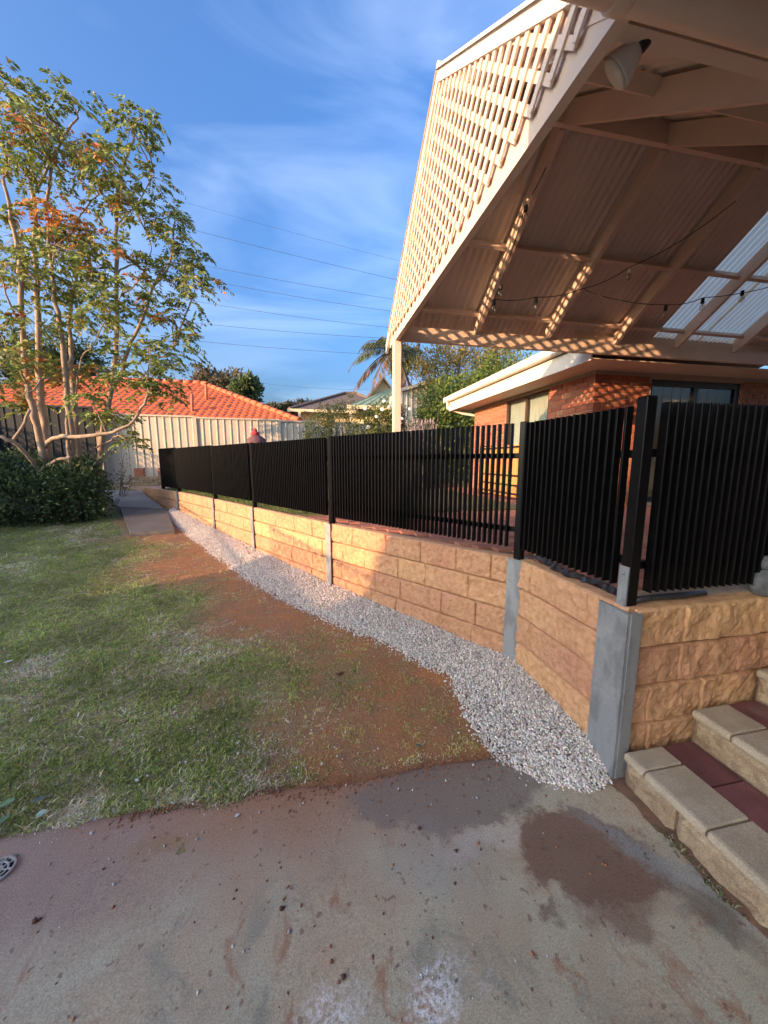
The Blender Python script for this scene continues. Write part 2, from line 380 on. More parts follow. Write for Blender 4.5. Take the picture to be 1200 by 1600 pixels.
xs = np.concatenate([np.linspace(-400,-30,8), np.linspace(-25,-8,12), np.arange(-7.6,1.6,0.055), np.linspace(2,12,11), np.linspace(20,400,8)])
ys = np.concatenate([np.linspace(-60,-4,10), np.linspace(-3,1.2,8), np.arange(1.3,9.6,0.055), np.linspace(10,16,13), np.linspace(20,900,14)])
nx, ny = len(xs), len(ys)
V = np.zeros((ny, nx, 3)); Cm = np.zeros((ny, nx, 3))
for j, y in enumerate(ys):
    for i, x in enumerate(xs):
        z = gz(x, y); l = 0.8
        if -7.8 < x < 1.6 and 1.3 < y < 9.6:
            l = lush(x, y)
            z += 0.012*fbm(x, y, 2.5, 3, 5.0) + 0.006*fbm(x, y, 12, 2, 1.0)
        V[j, i] = (x, y, z); Cm[j, i] = (l, l, l)
idx = np.arange(nx*ny).reshape(ny, nx)
Fq = np.stack([idx[:-1,:-1], idx[:-1,1:], idx[1:,1:], idx[1:,:-1]], -1).reshape(-1,4)
def ground_mat():
    m, nt, b = new_mat('lawn_soil'); pos = geo_pos(nt)
    at = nt.nodes.new('ShaderNodeAttribute'); at.attribute_name = 'Col'
    l = at.outputs['Fac']
    soil = mixc(nt, ramp(nt, noise_n(nt, pos, 3.5, 7, 0.65, 0.4), 0.35, 0.68), (0.385, 0.175, 0.078), (0.30, 0.165, 0.095))
    soil = mixc(nt, ramp(nt, noise_n(nt, pos, 1.4, 6, 0.7, 0.7), 0.56, 0.72), soil, (0.48, 0.195, 0.075))
    soil = mixc(nt, ramp(nt, noise_n(nt, pos, 60, 5, 0.7), 0.55, 0.75), soil, (0.17, 0.085, 0.05))
    thatch = mixc(nt, ramp(nt, noise_n(nt, pos, 16, 6, 0.7), 0.35, 0.7), (0.19, 0.17, 0.075), (0.31, 0.235, 0.14))
    f = ramp(nt, math_n(nt, 'ADD', l, math_n(nt, 'MULTIPLY', math_n(nt, 'SUBTRACT', noise_n(nt, pos, 11, 6, 0.7), 0.5), 1.1)), 0.02, 0.95)
    nt.links.new(mixc(nt, f, soil, thatch), b.inputs['Base Color']); b.inputs['Roughness'].default_value = 0.95
    b.inputs['Specular IOR Level'].default_value = 0.2
    bump(nt, b, noise_n(nt, pos, 38, 8, 0.7), 0.9, 0.02)
    return m
M['ground'] = ground_mat()
struct(link('ground', np_mesh('ground', V.reshape(-1,3), Fq, Cm.reshape(-1,3), True), 'ground'))

# concrete slab in the foreground, ragged soil-covered far edge
def slab_mat():
    m, nt, b = new_mat('stained_concrete'); pos = geo_pos(nt)
    warp = nt.nodes.new('ShaderNodeVectorMath'); warp.operation = 'ADD'
    nz = noise_n(nt, pos, 4.5, 5, 0.65, 0.0, 'Color'); sc = nt.nodes.new('ShaderNodeVectorMath'); sc.operation = 'MULTIPLY_ADD'
    nt.links.new(nz, sc.inputs[0]); sc.inputs[1].default_value = (0.34,0.34,0); sc.inputs[2].default_value = (-0.17,-0.17,0)
    nt.links.new(pos, warp.inputs[0]); nt.links.new(sc.outputs[0], warp.inputs[1])
    sc2 = nt.nodes.new('ShaderNodeVectorMath'); sc2.operation = 'MULTIPLY_ADD'; nt.links.new(noise_n(nt, pos, 24, 5, 0.7, 0.0, 'Color'), sc2.inputs[0]); sc2.inputs[1].default_value = (0.09,0.09,0); sc2.inputs[2].default_value = (-0.045,-0.045,0)
    w2_ = nt.nodes.new('ShaderNodeVectorMath'); w2_.operation = 'ADD'; nt.links.new(warp.outputs[0], w2_.inputs[0]); nt.links.new(sc2.outputs[0], w2_.inputs[1]); wp = w2_.outputs[0]
    def blob(cx, cy, rx, ry, soft=0.25, rot=0.0):
        mp = nt.nodes.new('ShaderNodeMapping'); mp.vector_type = 'TEXTURE'
        mp.inputs['Location'].default_value = (cx, cy, 0); mp.inputs['Rotation'].default_value = (0,0,rot); mp.inputs['Scale'].default_value = (rx, ry, 100)
        nt.links.new(wp, mp.inputs['Vector'])
        ln = nt.nodes.new('ShaderNodeVectorMath'); ln.operation = 'LENGTH'; nt.links.new(mp.outputs[0], ln.inputs[0])
        return ramp(nt, ln.outputs['Value'], 1-soft, 1+soft, 1.0, 0.0)
    col = mixc(nt, ramp(nt, noise_n(nt, pos, 2.6, 7, 0.62, 0.5), 0.40, 0.60), (0.43, 0.38, 0.27), (0.40, 0.32, 0.22))
    col = mixc(nt, ramp(nt, noise_n(nt, pos, 1.3, 6, 0.65, 0.8), 0.45, 0.66), col, (0.45, 0.32, 0.205))
    col = mixc(nt, math_n(nt, 'MULTIPLY', ramp(nt, noise_n(nt, pos, 3.7, 7, 0.7, 0.9), 0.52, 0.66), 0.7), col, (0.25, 0.235, 0.18))
    col = mixc(nt, math_n(nt, 'MULTIPLY', ramp(nt, noise_n(nt, pos, 6.5, 7, 0.72, 1.2, stretch=(1,0.6,1)), 0.54, 0.68), 0.85), col, (0.33, 0.165, 0.09))
    col = mixc(nt, math_n(nt, 'MULTIPLY', ramp(nt, noise_n(nt, pos, 2.2, 7, 0.7, 0.6), 0.58, 0.72), 0.6), col, (0.45, 0.41, 0.36))
    # reddish soil wash towards the lawn and the left
    col = mixc(nt, math_n(nt, 'MULTIPLY', blob(-1.3, 1.45, 0.9, 0.35, 0.6), 0.75), col, (0.26, 0.155, 0.13))
    col = mixc(nt, math_n(nt, 'MULTIPLY', blob(0.20, 1.62, 1.05, 0.20, 0.5), 0.95), col, (0.31, 0.14, 0.068))
    col = mixc(nt, math_n(nt, 'MULTIPLY', blob(0.0, 1.42, 0.60, 0.12, 0.8), 0.75), col, (0.33, 0.175, 0.10))
    col = mixc(nt, math_n(nt, 'MULTIPLY', blob(0.10, 1.28, 0.45, 0.14, 0.9), 0.55), col, (0.33, 0.20, 0.135))
    col = mixc(nt, math_n(nt, 'MULTIPLY', blob(-0.62, 1.38, 0.10, 0.05, 0.6), 0.5), col, (0.27, 0.15, 0.06))
    # dark hosed-off patch, pale tide line, brown mud stain
    col = mixc(nt, math_n(nt, 'MULTIPLY', blob(0.62, 1.40, 0.50, 0.17, 0.12), 0.8), col, (0.195, 0.155, 0.13))
    col = mixc(nt, math_n(nt, 'MULTIPLY', blob(0.72, 1.17, 0.24, 0.05, 0.6), 0.6), col, (0.52, 0.44, 0.37))
    col = mixc(nt, math_n(nt, 'MULTIPLY', blob(0.45, 1.13, 0.20, 0.12, 0.8), 0.4), col, (0.30, 0.30, 0.28))
    col = mixc(nt, math_n(nt, 'MULTIPLY', blob(1.05, 1.04, 0.27, 0.19, 0.10, -0.35), 0.9), col, (0.185, 0.10, 0.065))
    col = mixc(nt, math_n(nt, 'MULTIPLY', blob(1.02, 0.87, 0.15, 0.09, 0.35), 0.7), col, (0.19, 0.11, 0.075))
    col = mixc(nt, math_n(nt, 'MULTIPLY', blob(0.80, 0.88, 0.035, 0.035, 0.7), 0.7), col, (0.13, 0.078, 0.055))
    col = mixc(nt, math_n(nt, 'MULTIPLY', blob(1.30, 0.93, 0.30, 0.06, 0.5, -1.0), 0.7), col, (0.27, 0.28, 0.265))
    col = mixc(nt, math_n(nt, 'MULTIPLY', blob(1.30, 0.78, 0.12, 0.05, 0.6, -0.9), 0.6), col, (0.10, 0.10, 0.085))
    # spilt white cement powder
    powder = ramp(nt, noise_n(nt, pos, 55, 6, 0.75), 0.40, 0.62)
    for cx, cy, rx, ry in ((0.335,0.83,0.075,0.055),(0.30,0.77,0.07,0.06),(0.0,0.77,0.085,0.05)):
        col = mixc(nt, math_n(nt, 'MULTIPLY', math_n(nt, 'MULTIPLY', blob(cx, cy, rx, ry, 0.75), powder), 0.85), col, (0.78, 0.74, 0.72))
    spots = ramp(nt, noise_n(nt, pos, 30, 3, 0.5), 0.64, 0.70)
    col = mixc(nt, math_n(nt, 'MULTIPLY', spots, 0.6), col, (0.14, 0.07, 0.045))
    fine = ramp(nt, noise_n(nt, pos, 210, 3, 0.75), 0.3, 0.7, 0.72, 1.22)
    hs = nt.nodes.new('ShaderNodeHueSaturation'); nt.links.new(col, hs.inputs['Color']); nt.links.new(fine, hs.inputs['Value'])
    nt.links.new(hs.outputs[0], b.inputs['Base Color'])
    b.inputs['Roughness'].default_value = 0.82
    bump(nt, b, noise_n(nt, pos, 90, 8, 0.7), 0.35, 0.004)
    return m
M['slab'] = slab_mat()
SX = np.arange(-8, 1.47, 0.06); SYs = np.concatenate([np.linspace(-4, 0, 9), np.arange(0.1, 1.45, 0.06), np.array([1.5, 1.53, 1.56, 1.58])])
V = []
for j, y in enumerate(SYs):
    for x in SX:
        yy = y; z = 0.004 + 0.003*fbm(x, y, 3, 3, 2.0)
        if j >= len(SYs)-4:
            e = 0.030*fbm(x, 0, 3.0, 4, 4.4) + (0.02 if x < 0 else 0)
            yy = y + e*(j-len(SYs)+5)/4
            if j == len(SYs)-1: z = -0.05
            elif j == len(SYs)-2: z -= 0.008
        V.append((x, yy, z))
nx, ny = len(SX), len(SYs); idx = np.arange(nx*ny).reshape(ny, nx)
Fq = np.stack([idx[:-1,:-1], idx[:-1,1:], idx[1:,1:], idx[1:,:-1]], -1).reshape(-1,4)
struct(link('concrete_slab', np_mesh('concrete_slab', np.array(V), Fq, None, True), 'slab'))
# far footpath slab beside the gravel
b = MB()
pp = [(-3.2,7.0),(-2.50,7.05),(-3.30,8.95),(-4.35,9.15)]
M['path'] = surf('old_grey_path', (0.16, 0.14, 0.12), (0.12, 0.105, 0.09), 3, 0.9, 0.4, 70, 0.004, c3=(0.12,0.08,0.055))
M['path2'] = surf('pale_grey_path', (0.30, 0.28, 0.255), (0.23, 0.21, 0.19), 3, 0.9, 0.4, 70, 0.004)
top = [(x, y, gz(x,y)+0.07) for x, y in pp]; bot = [(x, y, gz(x,y)-0.1) for x, y in pp]
b.add(top+bot, [(0,1,2,3),(4,7,6,5),(0,4,5,1),(1,5,6,2),(2,6,7,3),(3,7,4,0)])
struct(b.build('path', 'path'))
b = MB(); pp = [(-4.38,9.20),(-3.40,9.02),(-4.45,10.5),(-5.6,10.7)]
top = [(x, y, gz(x,y)+0.075) for x, y in pp]; bot = [(x, y, gz(x,y)-0.1) for x, y in pp]
b.add(top+bot, [(0,1,2,3),(4,7,6,5),(0,4,5,1),(1,5,6,2),(2,6,7,3),(3,7,4,0)])
struct(b.build('path', 'path2'))

# ------------------------------------------------------------------ upper terrace (behind the retaining wall)
def inset(k):                       # wall line shifted inwards (behind the sleepers)
    return None
def wall_pt(i): return Vector((WALL[i][0], WALL[i][1], 0))
def seg_frame(i):
    a, b_ = wall_pt(i), wall_pt(i+1); d = (b_-a).normalized(); nrm = Vector((d.y, -d.x, 0))   # nrm points to the terrace side
    return a, b_, d, nrm
off = []
for i in range(len(WALL)):
    ns = []
    if i > 0: ns.append(seg_frame(i-1)[3])
    if i < len(WALL)-1: ns.append(seg_frame(i)[3])
    n_ = sum(ns, Vector((0,0,0))).normalized(); off.append(wall_pt(i) + n_*0.085)
def off_x(y): return float(np.interp(y, [p.y for p in off], [p.x for p in off]))
b = MB()
poly = [(p.x, p.y if k else 1.40) for k, p in enumerate(off[:4])]
cut = 4.68; poly = [(1.49,1.40),(off[1].x,off[1].y),(off[2].x,off[2].y),(off_x(cut),cut)]
poly += [(3.2,cut),(3.2,10.6),(4.1,10.6),(4.1,4.8),(9.5,4.8),(9.5,1.40)]
n = len(poly)
b.add([(x,y,0.835) for x,y in poly]+[(x,y,0.2) for x,y in poly], [tuple(range(n))[::-1]]+[(i,(i+1)%n,n+(i+1)%n,n+i) for i in range(n)])
deck = struct(b.build('pavement', 'deck_sand'))
# terracotta pavers, running bond
pl, pw = 0.226, 0.111
cand = []
row = 0; y = 1.66
while y < 10.5:
    x = -1.0 + (0.115 if row % 2 else 0)
    while x < 7.0:
        ok = (y+pw/2 < cut and x-pl/2 > max(off_x(y-pw/2), off_x(y+pw/2))+0.02 and (y < 4.7)) or (3.2 < x-pl/2 and x+pl/2 < 4.06 and y < 10.5)
        if ok: cand.append((x, y))
        x += 0.23
    y += 0.115; row += 1
cand.sort(key=lambda p: (p[0]-off_x(p[1]) > 1.15, math.hypot(p[0], p[1])))
pm = MB(); pm.add([(-pl/2,-pw/2,-0.02),(pl/2,-pw/2,-0.02),(pl/2,pw/2,-0.02),(-pl/2,pw/2,-0.02),(-pl/2,-pw/2,0.02),(pl/2,-pw/2,0.02),(pl/2,pw/2,0.02),(-pl/2,pw/2,0.02),(-pl/2+.005,-pw/2+.005,.025),(pl/2-.005,-pw/2+.005,.025),(pl/2-.005,pw/2-.005,.025),(-pl/2+.005,pw/2-.005,.025)],
       [(0,1,5,4),(1,2,6,5),(2,3,7,6),(3,0,4,7),(4,5,9,8),(5,6,10,9),(6,7,11,10),(7,4,8,11),(8,9,10,11)])
pme = pm.mesh('paver')
for x, y in cand[:290]:
    o = link('paver', pme, 'deck_paver', deck, (x, y, 0.832+random.uniform(-.0015,.0015)))
rest = MB()
for x, y in cand[290:]:
    rest.add([(vx+x, vy+y, vz+0.832) for vx,vy,vz in pm.v], pm.f)
stuff(rest.build('pavers', 'deck_paver', deck))
# cream and dark red edging tiles behind the wall top beside the steps
for k in range(6):
    b = MB(); x0 = 1.58+k*0.31
    b.box((x0,1.415,0.80),(x0+0.303,1.44+0.10,0.862)); b.build('edge_tile', 'red_paver' if k in (3,) else 'concrete_step', deck)
# upper lawn
b = MB()
poly = [(off_x(cut),cut)] + [(off[i].x, off[i].y) for i in (3,4,5)] + [(-3.6,9.6),(-3.4,11.6),(3.19,11.6),(3.19,cut)]
n = len(poly); b.add([(x,y,0.864) for x,y in poly]+[(x,y,0.2) for x,y in poly], [tuple(range(n))[::-1]]+[(i,(i+1)%n,n+(i+1)%n,n+i) for i in range(n)])
M['upper_soil'] = surf('upper_lawn_soil', (0.10,0.11,0.04), (0.15,0.12,0.06), 6, 0.95, 0.5, 40, 0.01)
struct(b.build('lawn', 'upper_soil'))
# pale paved corner at the far end of the terrace
b = MB(); poly = [(-3.62,9.62),(off[6].x,off[6].y),(-5.6,11.5),(-3.42,11.6)]
n = 4; b.add([(x,y,0.872) for x,y in poly]+[(x,y,0.3) for x,y in poly], [tuple(range(n))[::-1]]+[(i,(i+1)%n,n+(i+1)%n,n+i) for i in range(n)])
M['pink_path'] = surf('pale_pink_paving', (0.46,0.33,0.27), (0.38,0.26,0.21), 5, 0.9, 0.3, 60)
struct(b.build('pavement', 'pink_path'))

# ------------------------------------------------------------------ retaining wall
wall = thing('retaining_wall', 'sandstone coloured sleeper retaining wall with galvanised steel posts beside the gravel', 'retaining wall')
def make_sleeper(L, seed, hh=0.194, depth=0.075):
    """u along 0..L, v outward (-y local is outward), w 0..hh; embossed split stone blocks"""
    rs = random.Random(seed)
    cuts = [0]; u = rs.uniform(0.10, 0.42)
    while u < L-0.08: cuts.append(u); u += rs.uniform(0.30, 0.52)
    cuts.append(L)
    us = sorted(set([round(k*L/int(L/0.014),4) for k in range(int(L/0.014)+1)] + [round(min(L,max(0,c+e)),4) for c in cuts[1:-1] for e in (-.012,-.008,-.003,.003,.008,.012)]))
    ws = [0, 0.005, 0.012] + [0.012 + (hh-0.024)*k/11 for k in range(1,12)] + [hh-0.005, hh]
    blkoff = [rs.uniform(-0.003, 0.005) for _ in cuts]
    V = []
    for w in ws:
        for u in us:
            de = min(u, L-u); e = min(w, hh-w)
            edge = min(1.0, e/0.012)**0.6
            dc = min([abs(u-c) for c in cuts[1:-1]] + [1]); g = 0.25+0.75*min(1.0, max(0, dc-0.0015)/0.008)
            if de < 0.002: g = 0.6
            bi = sum(1 for c in cuts if c < u)
            nzv = mnoise.fractal(Vector((u*9+seed*3.1, w*9, seed*1.7)), 0.8, 2.0, 4)*0.0125 + mnoise.noise(Vector((u*38+seed, w*38, 2.2)))*0.0042 + mnoise.noise(Vector((u*75+seed, w*75, 7.2)))*0.0018
            v = (0.016 + blkoff[min(bi,len(blkoff)-1)] + nzv) * min(edge, g) if min(edge,g) > 0 else 0
            V.append((u, -max(v,0.0), w))
    nu, nw = len(us), len(ws); Fc = []
    for j in range(nw-1):
        for i in range(nu-1): Fc.append((j*nu+i, j*nu+i+1, (j+1)*nu+i+1, (j+1)*nu+i))
    o = len(V)
    V += [(us[i], depth, 0) for i in (0, nu-1)] + [(us[i], depth, hh) for i in (0, nu-1)]
    t0 = (nw-1)*nu
    V2 = MB(); V2.v = V; V2.f = Fc
    V2.f.append(tuple(range(t0, t0+nu)) + (o+3, o+2))
    V2.f.append(tuple(range(nu-1, -1, -1)) + (o, o+1))
    V2.f.append((o, o+2, o+3, o+1)[::-1])
    V2.f.append(tuple([j*nu for j in range(nw)])[::1] + (o+2, o))
    V2.f.append(tuple([j*nu+nu-1 for j in range(nw)])[::-1] + (o+1, o+3))
    me = V2.mesh('sleeper')
    for p in me.polygons:
        if p.index < len(Fc)-5: p.use_smooth = False
    return me
sd = 1
for i in range(len(WALL)-1):
    a, b_, d, nrm = seg_frame(i); L = (b_-a).length - 0.03
    ang = math.atan2(d.y, d.x)
    # local x runs from b_ to a so that local -y faces the lawn
    for r in range(5 if i < 4 else 4):
        o = link('sleeper', make_sleeper(L, sd), 'sleeper', wall); sd += 1
        p = b_ - d*0.015 + nrm*0.036
        o.location = (p.x, p.y, WTOP-0.2*(r+1)); o.rotation_euler = (0,0,ang+math.pi)
for r in range(5):                       # return beside the steps
    o = link('sleeper', make_sleeper(1.95, sd), 'sleeper', wall); sd += 1
    o.location = (1.475, 1.345, WTOP-0.2*(r+1)-0.004); o.rotation_euler = (0,0,0)
for i in range(1, len(WALL)-1):
    d = (wall_pt(i+1)-wall_pt(i-1)).normalized() if i > 1 else (wall_pt(2)-wall_pt(1)).normalized(); nrm = Vector((d.y,-d.x,0))
    p = wall_pt(i); b = MB(); w = 0.10 if i == 1 else 0.085
    z0, z1 = gz(p.x,p.y)-0.25, WTOP-0.004
    def plate(c, wd, dp): b.bar(Vector((c.x,c.y,z0)), Vector((c.x,c.y,z1)), wd, dp, up=nrm)
    plate(p - nrm*0.002, w, 0.008); plate(p + nrm*0.105, w, 0.008); plate(p + nrm*0.052, 0.007, 0.098)
    b.build('steel_post', 'galv', wall)
b = MB(); z0, z1 = -0.2, WTOP-0.012        # heavy corner column: plates, web and a folded seam
b.box((1.395,1.30,z0),(1.405,1.478,z1)); b.box((1.389,1.30,z0),(1.3949,1.385,z1-0.003)); b.box((1.4051,1.295,z0),(1.462,1.303,z1)); b.box((1.462,1.3,z0),(1.47,1.42,z1-0.01)); b.box((1.4051,1.42,z0),(1.47,1.428,z1-0.01))
b.build('corner_post', 'galv', wall)
# crumpled black membrane showing between the wall top and the pavers
mem = MB(); pts = []
for k in range(41):
    t = k/40; y = 1.46+0.74*t; x = 1.475+0.03*math.sin(t*9)+0.012*random.uniform(-1,1)
    pts.append((x, y))
vs = []
for k, (x, y) in enumerate(pts):
    wv = 0.045+0.05*math.sin(math.pi*k/40)
    for q in range(4): vs.append((x+wv*q/3, y, 0.874+0.016*math.sin(k*0.9+q*1.7)*(1 if 0<q<3 else 0.5)+random.uniform(0,.008)))
mem.add(vs, [(k*4+q, k*4+q+1, k*4+q+5, k*4+q+4) for k in range(40) for q in range(3)])
o = mem.build('plastic_membrane', 'plastic'); tag(o, 'crumpled black plastic membrane lying along the wall top inside the short fence panel', 'membrane')
b = MB(); b.tube([(1.50,1.385,0.885),(1.62,1.39,0.889),(1.78,1.387,0.887),(1.93,1.39,0.888)], [0.017,0.016,0.018,0.014], 7)
o = b.build('rubber_hose', 'plastic', smooth=True); tag(o, 'short black rubber hose lying on the wall top beside the corner fence post', 'hose')

# ------------------------------------------------------------------ slat fence
FTOP, FBOT = 1.805, 0.925
slat_me = {}
def slat_mesh(h):
    if h not in slat_me:
        b = MB(); b.bar((0,0,0),(0,0,h),0.0125,0.042,up=(0,1,0),ch=0.002); slat_me[h] = b.mesh('slat')
    return slat_me[h]
def fence_panel(p, q, label, nrm, m0=0.055, m1=0.055, top=FTOP, bot=FBOT, pitch=0.0435):
    p = Vector((p[0],p[1],0)); q = Vector((q[0],q[1],0)); d = (q-p).normalized(); L = (q-p).length
    ang = math.atan2(d.y, d.x)
    t = thing('slat_fence_panel', label, 'fence', (p.x,p.y,bot), 'black slat fence panels along the wall')
    n = int((L-m0-m1)/pitch); st = (L-m0-m1)/n
    for k in range(n+1):
        c = d*(m0+st*k) - nrm*0.012
        o = link('slat', slat_mesh(round(top-bot,3)), 'black', t, (c.x,c.y,random.uniform(-.001,.001)))
        o.rotation_euler = (random.uniform(-.002,.002), random.uniform(-.002,.002), ang)
    for z in (0.125, (top-bot)*0.745):
        b = MB(); a = nrm*0.0245
        b.bar(d*0.012+a+Vector((0,0,z)), d*(L-0.012)+a+Vector((0,0,z)), 0.028, 0.038); b.build('rail', 'black', t)
        for e in (0.022, L-0.022):
            b = MB(); c = d*e + nrm*0.0245 + Vector((0,0,z)); b.bar(c-d*0.012, c+d*0.012, 0.040, 0.052); b.build('bracket', 'black', t)
    return t
def fence_post(p, label, ztop=1.812, zbot=0.80, s=0.05, ang=0, plate=None):
    t = thing('fence_post', label, 'fence post', (p[0],p[1],zbot), 'black posts of the slat fence', rz=ang)
    b = MB(); b.bar((0,0,0),(0,0,ztop-zbot-0.006),s,s,up=(0,1,0),ch=0.003); b.build('post', 'black', t)
    b = MB(); h = ztop-zbot; a = s/2+0.001
    b.add([(-a,-a,h-.006),(a,-a,h-.006),(a,a,h-.006),(-a,a,h-.006),(-a+.006,-a+.006,h),(a-.006,-a+.006,h),(a-.006,a-.006,h),(-a+.006,a-.006,h)],[(0,1,5,4),(1,2,6,5),(2,3,7,6),(3,0,4,7),(4,5,6,7),(3,2,1,0)])
    b.build('post_cap', 'black', t)
    return t
FP = {}
labels = {1:'black fence post on the wall where the short panel meets the longest run', 2:'black fence post where the red paving meets the grass strip',
          3:'black fence post beside the upper grass with a teal object showing behind it', 4:'black fence post between the two smaller panels near the cream fence', 5:'black fence post showing below the far slat panel above the small paved corner'}
for i in range(1, 6):
    d = (wall_pt(i+1)-wall_pt(i-1)).normalized() if i > 1 else (wall_pt(2)-wall_pt(1)).normalized(); nrm = Vector((d.y,-d.x,0))
    FP[i] = wall_pt(i)+nrm*0.055; FP[i].z = 0
    t = fence_post(FP[i], labels[i], ang=math.atan2(d.y,d.x), s=0.05)
    b = MB(); b.box((-0.03,-0.034,0.0),(0.03,-0.0265,0.13)); o = b.build('base_plate', 'galv' if i in (2,3) else 'black', t)
FP[0] = Vector((1.475,1.395,0)); t = fence_post(FP[0], 'tall black corner post with a bolted galvanised bracket at its foot', ztop=1.835, zbot=0.80, s=0.055)
b = MB(); b.box((-0.036,-0.026,0.05),(-0.0285,0.026,0.255)); br = b.build('bracket', 'galv', t)
for z in (0.09, 0.22):
    b = MB(); b.lathe([(0.008,0),(0.008,0.006),(0.004,0.009)], (0,0,0), 6); o = b.build('bolt', 'galv', br, loc=(-0.036,0,z)); o.rotation_euler = (0,-math.pi/2,0)
FE = Vector((-3.62,9.72,0)); t = fence_post(FE, 'stub black end post under the far end of the slat fence by the brick planter', ztop=1.80, s=0.06, ang=0.9)
FB = Vector((3.42,1.40,0)); fence_post(FB, 'black fence post at the head of the steps beyond the corner panel')
def nrm_of(p, q): d = (q-p).normalized(); return Vector((d.y,-d.x,0))
fence_panel(FP[0], FP[1], 'short black slat panel between the tall corner post and the bend in the wall', nrm_of(FP[0],FP[1]), 0.075, 0.05, 1.80, 0.945)
fence_panel(FP[1], FP[2], 'long black slat panel over the red paving with brick wall showing through it', nrm_of(FP[1],FP[2]), 0.085, 0.045, FTOP, 0.94)
fence_panel(FP[2], FP[3], 'black slat panel over the grass strip in front of the maroon topped object', nrm_of(FP[2],FP[3]), 0.08, 0.05, 1.80, 0.948)
fence_panel(FP[3], FP[4], 'narrower black slat panel hiding the teal bin over the upper grass', nrm_of(FP[3],FP[4]), 0.105, 0.04, 1.81, 0.955)
fence_panel(FP[4], FP[5], 'black slat panel before the cream steel fence with no daylight between its slats', nrm_of(FP[4],FP[5]), 0.05, 0.015, 1.825, 0.955)
fence_panel(FP[5], FE, 'last short slat panel ending over the stub post near the brick planter', nrm_of(FP[5],FE), 0.02, 0.0, 1.84, 0.93)
fence_panel(FB, FP[0], 'black slat panel over the steps with a grey stone ornament behind it', -nrm_of(FB,FP[0])*-1, 0.08, 0.095, 1.812, 0.925)

# ------------------------------------------------------------------ steps
st = thing('garden_steps', 'cream bullnose steps with dark red inlay tiles leading up beside the wall', 'steps', (1.42,1.29,0))
RISE, GO = 0.170, 0.375
def bullnose(x0, x1, y0, y1, zt, th=0.045):
    r = th/2; pr = []
    for k in range(7):
        a = math.pi/2 + math.pi*k/6; pr.append((x0+r+r*math.cos(a), zt-r+r*math.sin(a)))
    pr += [(x1,zt-th),(x1,zt)]
    e = 0.006; prs = [(min(max(x,x0+e),x1-e*0.2), z-(0.004 if z>zt-r else -0.004)) for x,z in pr]
    m = MB(); n = len(pr)
    vs = [(x,y0,z) for x,z in prs]+[(x,y0+0.006,z) for x,z in pr]+[(x,y1-0.006,z) for x,z in pr]+[(x,y1,z) for x,z in prs]
    fs = []
    for s_ in range(3):
        for k in range(n): fs.append((s_*n+k, s_*n+(k+1)%n, (s_+1)*n+(k+1)%n, (s_+1)*n+k))
    fs += [tuple(range(n))[::-1], tuple(range(3*n,4*n))]
    m.add(vs, fs); return m
loc0 = Vector((1.42,1.29,0))
def rough_block(x, y0, y1, z0, z1, seed):
    ny_, nz_ = max(6,int((y1-y0)/0.02)), 7; V = []; Fc = []
    for j in range(nz_+1):
        for i in range(ny_+1):
            yy = y0+(y1-y0)*i/ny_; zz = z0+(z1-z0)*j/nz_; e = min(i,ny_-i,j,nz_-j)
            dsp = 0 if e == 0 else (0.012+0.010*mnoise.fractal(Vector((yy*22,zz*22,seed)),0.8,2,4))
            V.append((x-dsp, yy, zz))
    for j in range(nz_):
        for i in range(ny_): Fc.append((j*(ny_+1)+i+1, j*(ny_+1)+i, (j+1)*(ny_+1)+i, (j+1)*(ny_+1)+i+1))
    o = len(V); V += [(x+0.08,y0,z0),(x+0.08,y1,z0),(x+0.08,y1,z1),(x+0.08,y0,z1)]
    k0, k1, k2, k3 = 0, ny_, nz_*(ny_+1)+ny_, nz_*(ny_+1)
    Fc += [(k0,k3,o+3,o)[::-1],(k1,o+1,o+2,k2),(k3,k2,o+2,o+3)]
    m = MB(); m.add(V, Fc); return m
def rel(m): m.v = [(x-loc0.x, y-loc0.y, z-loc0.z) for x,y,z in m.v]; return m
for k in range(5):
    xn = 1.42+GO*k; zt = 0.168+RISE*k
    edges = [1.285, 1.175 - (0.06 if k % 2 else 0)]
    while edges[-1] > -1.2: edges.append(edges[-1]-0.262)
    for y1, y0 in zip(edges[:-1], edges[1:]):
        rel(bullnose(xn, xn+0.215, y0+0.004, y1-0.003, zt+random.uniform(-.002,.002))).build('bullnose_tile', 'concrete_step', st, smooth=False)
    y1 = 1.285
    while y1 > -1.2:
        m = MB(); m.box((xn+0.219,y1-0.226,zt-0.045),(xn+GO+0.02,y1-0.004,zt-0.003)); rel(m).build('inlay_tile', 'red_paver', st); y1 -= 0.23
    y1 = 1.28; first = True
    while y1 > -1.2:
        ln = (0.25 if first and k % 2 == 0 else 0.33); first = False
        rel(rough_block(xn+0.022, y1-ln+0.008, y1-0.006, zt-RISE-(0.03 if k==0 else 0.0)+0.002, zt-0.046, k*7.3+y1)).build('riser_block', 'riser', st); y1 -= ln
    m = MB(); m.box((xn+0.032,-1.35,-0.05 if k==0 else zt-RISE-0.02),(xn+GO+0.03,1.288,zt-0.046)); rel(m).build('step_core', 'deck_sand', st)

